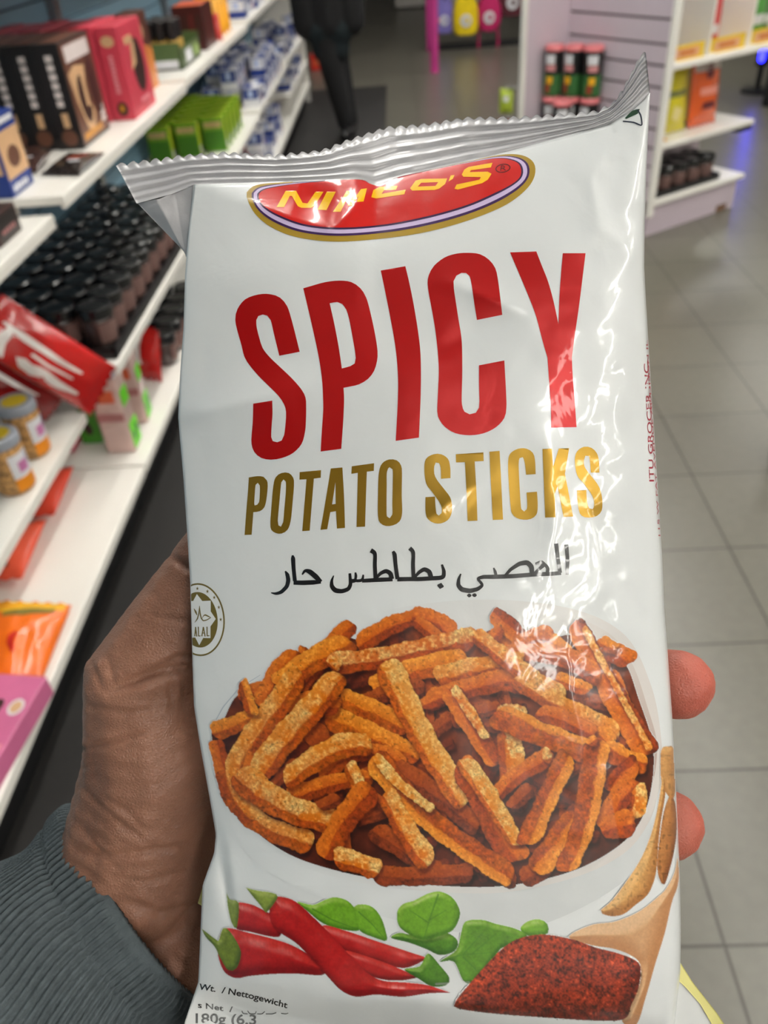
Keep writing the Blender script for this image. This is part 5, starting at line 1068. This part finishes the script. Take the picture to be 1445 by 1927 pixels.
# bottom shelf, second bay
pillow('chocolate_bag', 'red bag standing on the bottom shelf under the jar tray', 'bag', [(-.97, 2.40, .17), (-.83, 2.35, .17), (-.815, 2.40, .33), (-.94, 2.47, .34)], .035, [rb_, rw, rw], [(0, [(.6, .3, .08), (.5, .6, .16), (.6, .8, .06)])], seed=70)
clear = cm('clear_tub_pinkish', (206, 176, 168), .2, coat=.6); lime = cm('sticker_lime', (110, 220, 30), .4); mint = cm('tub_green', (70, 150, 40), .4)
def tub(x, y, h, label, rz=0):
    e = empty('candy_tub', (x, y, .166), label, 'tub', 'clear candy tubs on the bottom shelf', rz)
    MB().bbox((0, 0, h*.46), (.085, .075, h*.92), .01).build('tub', clear, e); MB().bbox((0, 0, h*.96), (.09, .08, h*.08), .008).build('lid', cm('tub_lid', (214, 206, 214), .3, coat=.4), e)
    p = MB(); d = (.0855, .0755, h*.92)
    panel(p, d, 'x', R4(.1, .05, .95, .38), 0, .0015); panel(p, d, 'x', R4(.1, .62, .8, .82), 0, .0015); panel(p, d, 'y', R4(.05, .45, .95, .55), 1, .0015); panel(p, d, 'x', oval(.35, .2, .08, .06), 2, .002); panel(p, d, 'x', oval(.7, .25, .08, .06), 2, .002); panel(p, d, 'y', R4(.3, .7, .8, .85), 3, .0015)
    p.build('sticker', [lime, cm('print_dusty_pink', (170, 110, 110)), cm('print_navy', (20, 34, 84)), cm('print_coral', (214, 96, 58))], e); return e
tub(-.852, 1.965, .26, 'tall clear candy tub with bright lime stickers nearest the shelf edge'); tub(-.858, 2.125, .24, 'clear candy tub behind the tall one with lime stickers', .1)
def pr_gn(p, d): panel(p, d, 'x', R4(.1, .2, .9, .8), 0); panel(p, d, 'y', oval(.5, .5, .2, .2), 1)
carton('candy_box', 'small green candy box in shade on the bottom shelf beside the clear tubs', 'box', (-.955, 2.03, .166), (.06, .08, .10), [mint, cm('pack_deep_green', (62, 118, 16)), ch_dark], pr_gn)
pillow('snack_pouch', 'magenta and white pouch half hidden on the bottom shelf behind the green box', 'pouch', [(-1.10, 1.93, .17), (-.99, 1.93, .18), (-.98, 2.06, .20), (-1.09, 2.06, .20)], .025, [cm('pouch_magenta', (196, 40, 80), .4, coat=.3), bl_white], [(0, [(.2, .4, .3), (.8, .35, .3)])], seed=72)

# ------------------------------------------------------------------ island stand: cans, crisps, jars
cb, cg, cp = cm('can_black', (18, 18, 20), .3), cm('can_green', (52, 104, 54), .3), cm('can_pink', (226, 128, 132), .35)
can0 = None
for lay in range(3):
    for i, (u, v) in enumerate(((-.052, .375), (-.085, .465), (-.135, .545), (-.165, .44))):
        if lay == 2 and i == 3: continue
        pos = G(u, v, .154+.216*lay); lb = 'pink rimmed black and green can, %s layer, %s' % (['bottom', 'middle', 'top'][lay], ['nearest the slats', 'in the middle', 'against the white wing', 'standing in front'][i])
        if can0 is None:
            can0 = e = empty('drink_can', pos, lb, 'can', 'stacked drink cans on the island stand', rz=GA+math.pi); e.scale = (1, 1, 1.1)
            MB().lathe((0, 0, 0), [(.038, 0), (.044, .006), (.0445, .085)], 20).build('lower_sleeve', cg, e, smooth=False); MB().lathe((0, 0, .085), [(.0445, 0), (.0445, .088)], 20).build('upper_sleeve', cb, e)
            MB().lathe((0, 0, .173), [(.0455, 0), (.0455, .010), (.041, .021), (.036, .0215)], 20).build('lid', cp, e)
            p = MB(); n = 7
            for z0, z1, a0, a1, mi in ((.125, .160, -.6, .5, 0), (.098, .122, -.5, .6, 1), (.05, .078, -.35, .35, 2), (.016, .05, -.5, .1, 3)):
                V = [(.0449*math.cos(a), .0449*math.sin(a), zz) for zz in (z0, z1) for a in np.linspace(a0+.5, a1+.5, n)]; p.add(V, [(k, k+1, n+k+1, n+k) for k in range(n-1)], mi)
            p.build('printed_panel', [bl_white, cm('can_print_pink', (206, 140, 140)), cm('can_print_yellow', (230, 170, 30)), cm('print_rust', (150, 60, 40))], e, smooth=True)
        else: dup(can0, loc=pos, rz=GA+math.pi+RJ.uniform(-.7, .7), label=lb)
tr2 = tray('black tray of dark jars on the base of the island stand', G(.285, .13, .166), (.50, .23, .03)); tr2.rotation_euler = (0, 0, GA)
for a in range(2):
    for b in range(5): p_ = G(.088+.098*b, .075+.10*a, .172); jar(p_.x, p_.y, p_.z, 'dark jar at the base of the island stand, %s row, %s from the corner' % (['front', 'back'][a], ORD[b]), 'dark jars on the island stand', RJ.uniform(-1.2, -.2))
def pack_on(u0, u1, v, z0, z1, lean=.03): return [G(u0, v, z0), G(u1, v, z0), G(u1, v+lean, z1), G(u0, v+lean, z1)]
yl, orp = cm('pouch_lemon', (222, 208, 40), .3, coat=.5), cm('pouch_clear_orange', (226, 96, 40), .25, coat=.6)
pillow('crisp_bag', 'yellow crisp bag leaning on the island stand beside the slatted side', 'bag', pack_on(.11, .31, .10, .423, .69), .035, [yl, cm('print_olive_grey', (120, 124, 70), .4), cm('print_pale_yellow', (236, 222, 150), .4), cm('print_orange', (206, 126, 60))], [(0, [(.1, .62, .10), (.9, .62, .10)]), (1, [(.5, .2, .3), (.55, .4, .35)]), (2, [(.05, .08, .2), (.3, .06, .1)])], seed=80)
pillow('crisp_bag', 'clear and orange snack pouch on the island shelf right of the yellow bag', 'bag', pack_on(.325, .52, .09, .423, .735), .035, [orp, cm('print_clear_grey', (206, 196, 192), .3), cm('print_maroon', (110, 40, 46), .4), cm('print_salmon', (236, 150, 130), .4)], [(0, [(.05, .86, .22), (.95, .86, .22)]), (1, [(.35, .72, .18), (.6, .76, .18)]), (1, [(.3, .28, .10), (.75, .28, .10)]), (2, [(.2, .48, .10), (.85, .48, .12)])], seed=81)
pillow('crisp_bag', 'yellow crisp bag standing behind the front two on the island shelf', 'bag', pack_on(.16, .46, .20, .423, .725), .02, [yl, cm('print_dark', (50, 46, 44), .4)], [(0, [(.5, .8, .1), (.75, .82, .1)])], seed=82)
pillow('snack_sachet', 'small yellow sachet lying at the near corner of the island shelf', 'sachet', [G(.03, .02, .424), G(.10, .015, .424), G(.10, .10, .44), G(.03, .10, .44)], .015, [cm('pouch_yellow', (236, 168, 18), .3), ch_brown], [(0, [(.2, .4, .3), (.6, .4, .2)])], seed=83)
# upper shelf of the island: white dividers, yellow tray fronts, crisps
for i, u in enumerate((.03, .28, .56, .84)):
    e = empty('shelf_divider', G(u, .13, .743), 'white divider on the upper island shelf, %s from the slatted side' % ORD[i], 'divider', 'dividers on the upper island shelf', rz=GA)
    MB().bbox((0, 0, .17), (.012, .25, .34), .003).build('divider_panel', M['white_shelf'], e); MB().box((.02, 0, .003), (.05, .25, .006)).build('foot', M['white_shelf'], e)
yt = cm('tray_yellow', (232, 196, 20), .4)
for i, (u0, u1) in enumerate(((.05, .26), (.30, .54), (.58, .82), (.86, 1.02))):
    e = empty('price_rail', G((u0+u1)/2, .02, .743), 'yellow printed tray front on the upper island shelf, %s from the slatted side' % ORD[i], 'tray', 'yellow tray fronts on the island stand', rz=GA); l = u1-u0
    t = MB(); t.box((0, 0, .03), (l, .004, .06)); t.box((0, .06, .003), (l, .12, .006)); t.build('tray', yt, e); p = MB(); panel(p, (l, .004, .06), 'y', R4(.12, .15, .85, .8), 0, .002); panel(p, (l, .004, .06), 'y', R4(.25, .3, .7, .65), 1, .003); p.build('printed_panel', [cm('print_peach', (226, 170, 130)), cm('print_orange', (206, 126, 60))], e)
for i, (u0, u1, col, nm, z1) in enumerate(((.07, .16, (40, 60, 120), 'blue crisp bag half hidden by the corner trim on the upper island shelf', 1.02), (.31, .44, (206, 44, 50), 'red crisp bag with yellow print between the dividers of the island stand', 1.06), (.60, .76, (62, 150, 40), 'bright green crisp bag on the upper island shelf', 1.08), (.70, .83, (56, 110, 40), 'darker green crisp bag beside the bright green one', 1.05), (.88, 1.02, (120, 80, 70), 'brown crisp bag at the far end of the upper island shelf', 1.05))):
    pillow('crisp_bag', nm, 'bag', pack_on(u0, u1, .09+.02*(i == 3), .749, z1, .02), .03, [cm('pouch_colour', col) if False else mat('pouch_print', col, .3, coat=.5), cm('can_print_yellow', (230, 170, 30)), bl_white], [(0, [(.5, .7, .3), (.5, .85, .2)]), (1, [(.2, .25, .12), (.8, .25, .12)])], seed=90+i)
# goods hanging on pegs outside the stand's left wing
for i, z in enumerate((.58, .44)):
    p_ = G(-.285, .70, z); e = pillow('hanging_pack', ['pale lime pack hanging at the far side of the island stand', 'red and white pack hanging below the lime one'][i], 'pack', [p_+Vector((-.035, .01, -.07)), p_+Vector((.03, -.01, -.07)), p_+Vector((.03, -.01, .04)), p_+Vector((-.035, .01, .04))], .018, [[cm('pouch_lime', (170, 190, 60), .4), cm('pouch_red', (206, 60, 56), .4)][i], bl_white], [(0, [(.3, .6, .2), (.7, .6, .2)])], seed=95+i)
    hk = G(-.262, .622, z+.045)-e.location; MB().tube([hk, p_+Vector((0, 0, .045))-e.location, p_+Vector((0, -.02, .05))-e.location], .004, 8).build('peg', M['metal'], e)

# ------------------------------------------------------------------ rack with bags
post = on_z(818, 136, 0)
rk = empty('bag_rack', post, 'pink metal rack post with a rail of hanging bags on the shop floor', 'rack')
pk = cm('rack_pink', (198, 62, 140), .45)
MB().lathe((0, 0, 0), [(.044, 0), (.044, .01), (.040, .012), (.040, 1.75), (.035, 1.76)], 20).build('post', pk, rk)
RKY = 1.35
MB().tube([(0, .02, 1.62), (.0, RKY, 1.62)], .02, 10).build('rail', pk, rk); MB().tube([(0, RKY, 1.62), (1.5, RKY, 1.62)], .02, 10).build('rail', pk, rk)
MB().tube([(0, RKY, 0), (0, RKY, 1.66)], .03, 12).build('post', pk, rk); MB().tube([(1.5, RKY, 0), (1.5, RKY, 1.66)], .03, 12).build('post', pk, rk)
MB().box((.75, RKY, .03), (1.5, .10, .05)).build('floor_shadow_bar', M['black_plastic'], rk); MB().lathe((.045, 0, .42), [(.012, 0), (.014, .01), (.012, .02)], 10).build('knob', cm('knob_pink', (240, 120, 150)), rk)  # black base bar stands in for a dark shadow strip on the floor
def tote(px0, py1, label, col, y, w, h, round_=False, straps=False):
    b = on_y(px0, py1, y); e = empty('tote_bag', b, label, 'bag', 'bags hanging on the pink rack'); m_ = mat('tote_cloth', col, .8, var=.1, scale=30, bump=.2)
    n = 24; V = []; rows = [(0, .72), (.04, .9), (.12, 1.0), (.4, 1.0), (.62, .88), (.75, .66), (.85, .5), (1.0, .40)] if not round_ else [(0, .45), (.05, .75), (.15, .95), (.32, 1.0), (.5, .95), (.65, .72), (.8, .52), (1.0, .42)]
    for f, k in rows:
        for i in range(n): a = 2*math.pi*i/n; V.append((math.copysign(abs(math.cos(a))**.6, math.cos(a))*w/2*k, math.copysign(abs(math.sin(a))**.8, math.sin(a))*.07*(1-.5*f), f*h))
    mb = MB(); mb.add(V, [tuple(range(n-1, -1, -1)), tuple(range((len(rows)-1)*n, len(rows)*n))]+[(r_*n+i, r_*n+(i+1) % n, (r_+1)*n+(i+1) % n, (r_+1)*n+i) for r_ in range(len(rows)-1) for i in range(n)]); mb.build('bag_body', m_, e, smooth=True)
    MB().tube([(-w*.15, 0, h*.96), (-w*.13, 0, h*1.25), (0, 0, h*1.38), (w*.13, 0, h*1.25), (w*.15, 0, h*.96)], .012, 8).build('handle', m_, e)
    MB().lathe((0, 0, 0), [(.001, 0), (w*.22, 0), (w*.22, .004), (.001, .006)], 20).build('patch', bl_white, e); pt = e.children[-1]; pt.rotation_euler = (math.pi/2, 0, 0); pt.location = (0, -.072, h*.30)
    pn_ = MB().lathe((0, 0, 0), [(.001, 0), (w*.09, 0), (w*.09, .004), (.001, .006)], 14).build('patch', m_, e); pn_.rotation_euler = (math.pi/2, 0, 0); pn_.location = (.01, -.077, h*.30)
    MB().bbox((0, -.04, h*.80), (w*.13, .012, h*.16), .005).build('opening', M['dark_cloth'], e)
    if straps:
        for s_ in (-1, 1): MB().tube([(s_*w*.36, 0, h*.08), (s_*w*.40, 0, -.12), (s_*w*.28, 0, -.30), (s_*w*.12, 0, -.36)], .012, 8).build('strap', m_, e)
    MB().tube([(0, 0, h*1.37), (0, .0, 1.62-b.z if 1.62-b.z > h*1.4 else h*1.45)], .006, 6).build('hook', M['metal'], e)
    return e
YB_ = post.y+1.35
tote(836, 62, 'lilac tote bag with a pale patch hanging beside the pink post', (122, 112, 186), YB_-.02, .22, .42); tote(876, 65, 'yellow tote bag with a white patch hanging on the pink rack', (240, 206, 10), YB_-.1, .27, .46); tote(919, 58, 'magenta round bag with dangling straps and a white ring patch', (190, 30, 96), YB_-.05, .27, .44, True, True); tote(962, 30, 'dark maroon bag partly behind the island stand', (90, 34, 44), YB_+.3, .30, .44)
pc = on_z(840, 12, 0); e = empty('display_plinth', (pc.x, pc.y+.4, 0), 'low pale display plinth behind the hanging bags', 'plinth'); MB().bbox((.1, 0, .19), (1.75, .7, .34), .02).build('body', M['white_wall'], e); MB().bbox((.1, 0, .375), (1.8, .74, .03), .01).build('top', M['white_shelf'], e); MB().box((.1, 0, .01), (1.6, .6, .02)).build('plinth_base', M['black_plastic'], e)
rbx = on_z(600, 130, 0)
def pr_rd(p, d): panel(p, d, 'y', R4(.2, .3, .8, .7), 0); panel(p, d, 't', R4(.2, .2, .8, .8), 0)
carton('small_carton', 'small red carton on the floor just past the shelf end', 'box', (rbx.x, rbx.y, 0), (.15, .14, .14), [cm('carton_red', (206, 44, 36)), cm('print_coral', (214, 96, 58))], pr_rd)

# ------------------------------------------------------------------ shopper in black, walking away along the aisle
def fig():
    y = 6.35; hipx = -.45
    V3 = lambda x, z, dy=0: (x, y+dy, z)
    skin = mat('shopper_skin', (196, 146, 120), .5, sss=.1)
    body = remeshed('person', [(V3(-.46, 1.42), .05, V3(-.47, 1.52), .055), (V3(-.47, 1.58), .085, V3(-.475, 1.66), .092), (V3(-.475, 1.56, -.02), .06, V3(-.475, 1.53, -.05), .05), (V3(-.475, 1.58, -.09), .018, V3(-.475, 1.56, -.1), .018),
        (V3(-.46, 1.42), .06, V3(-.46, .95), .13), (V3(-.66, 1.38), .05, V3(-.70, 1.10), .045), (V3(-.70, 1.10), .042, V3(-.58, 1.06, .22), .03), (V3(-.58, 1.06, .22), .032, V3(-.55, 1.06, .29), .03), (V3(-.27, 1.38), .05, V3(-.22, 1.10), .045), (V3(-.22, 1.10), .042, V3(-.34, 1.06, .22), .03), (V3(-.34, 1.06, .22), .032, V3(-.37, 1.06, .29), .03), (V3(-.46, 1.36), .09, V3(-.66, 1.38), .06), (V3(-.46, 1.36), .09, V3(-.27, 1.38), .06),
        (V3(-.50, .9), .085, V3(-.455, .48, -.03), .058), (V3(-.455, .48, -.03), .055, V3(-.40, .07), .04), (V3(-.42, .9), .085, V3(-.41, .48, .06), .058), (V3(-.41, .48, .06), .055, V3(-.37, .07, .10), .04)] +
        [(V3(bx, 1.075-.016*k, .29), .011, V3(bx*.96-.018, 1.075-.016*k, .37-.008*abs(k-1)), .009) for bx in (-.55, -.37) for k in range(4)]+[(V3(bx, 1.08, .28), .012, V3(bx*.97-.014, 1.115, .33), .01) for bx in (-.55, -.37)], .012, 3)
    body.data.materials.append(skin); tag(body, 'person in a black coat and black trousers walking away down the aisle', 'person')
    def cl(name, caps, m_, v=.014):
        o = remeshed(name, caps, v, 3); o.data.materials.append(m_); o.parent = body; return o
    cl('trousers', [(V3(-.50, .92), .11, V3(-.475, .50, -.03), .085), (V3(-.475, .50, -.03), .085, V3(-.405, .10), .062), (V3(-.42, .92), .11, V3(-.42, .50, .06), .082), (V3(-.42, .50, .06), .08, V3(-.375, .10, .10), .06)], M['dark_cloth'])
    cl('tunic', [(V3(-.52, .70), .125, V3(-.40, .70), .12), (V3(-.50, .58), .10, V3(-.42, .58), .095)], M['teal_cloth'])
    cl('coat', [(V3(-.60, 1.32), .12, V3(-.33, 1.32), .12), (V3(-.60, 1.32), .13, V3(-.60, .74), .115), (V3(-.33, 1.32), .13, V3(-.31, .74), .105), (V3(-.46, 1.3), .15, V3(-.46, .74), .14), (V3(-.66, 1.37), .085, V3(-.70, 1.10), .075), (V3(-.70, 1.10), .075, V3(-.60, 1.06, .18), .06), (V3(-.27, 1.37), .085, V3(-.22, 1.10), .075), (V3(-.22, 1.10), .075, V3(-.33, 1.06, .18), .06), (V3(-.46, 1.46, .06), .09, V3(-.46, 1.40, .09), .1)], M['dark_cloth'])
    cl('hair', [(V3(-.475, 1.63, .03), .105, V3(-.475, 1.70), .10), (V3(-.475, 1.6, .06), .08, V3(-.47, 1.5, .07), .06)], cm('dark_hair', (26, 20, 18), .6))
    for bx, dy in ((-.40, 0), (-.37, .10)): cl('shoe', [(V3(bx, .05, dy+.03), .048, V3(bx-.01, .04, dy-.14), .038)], M['black_plastic'], .01)
    return body
fig()
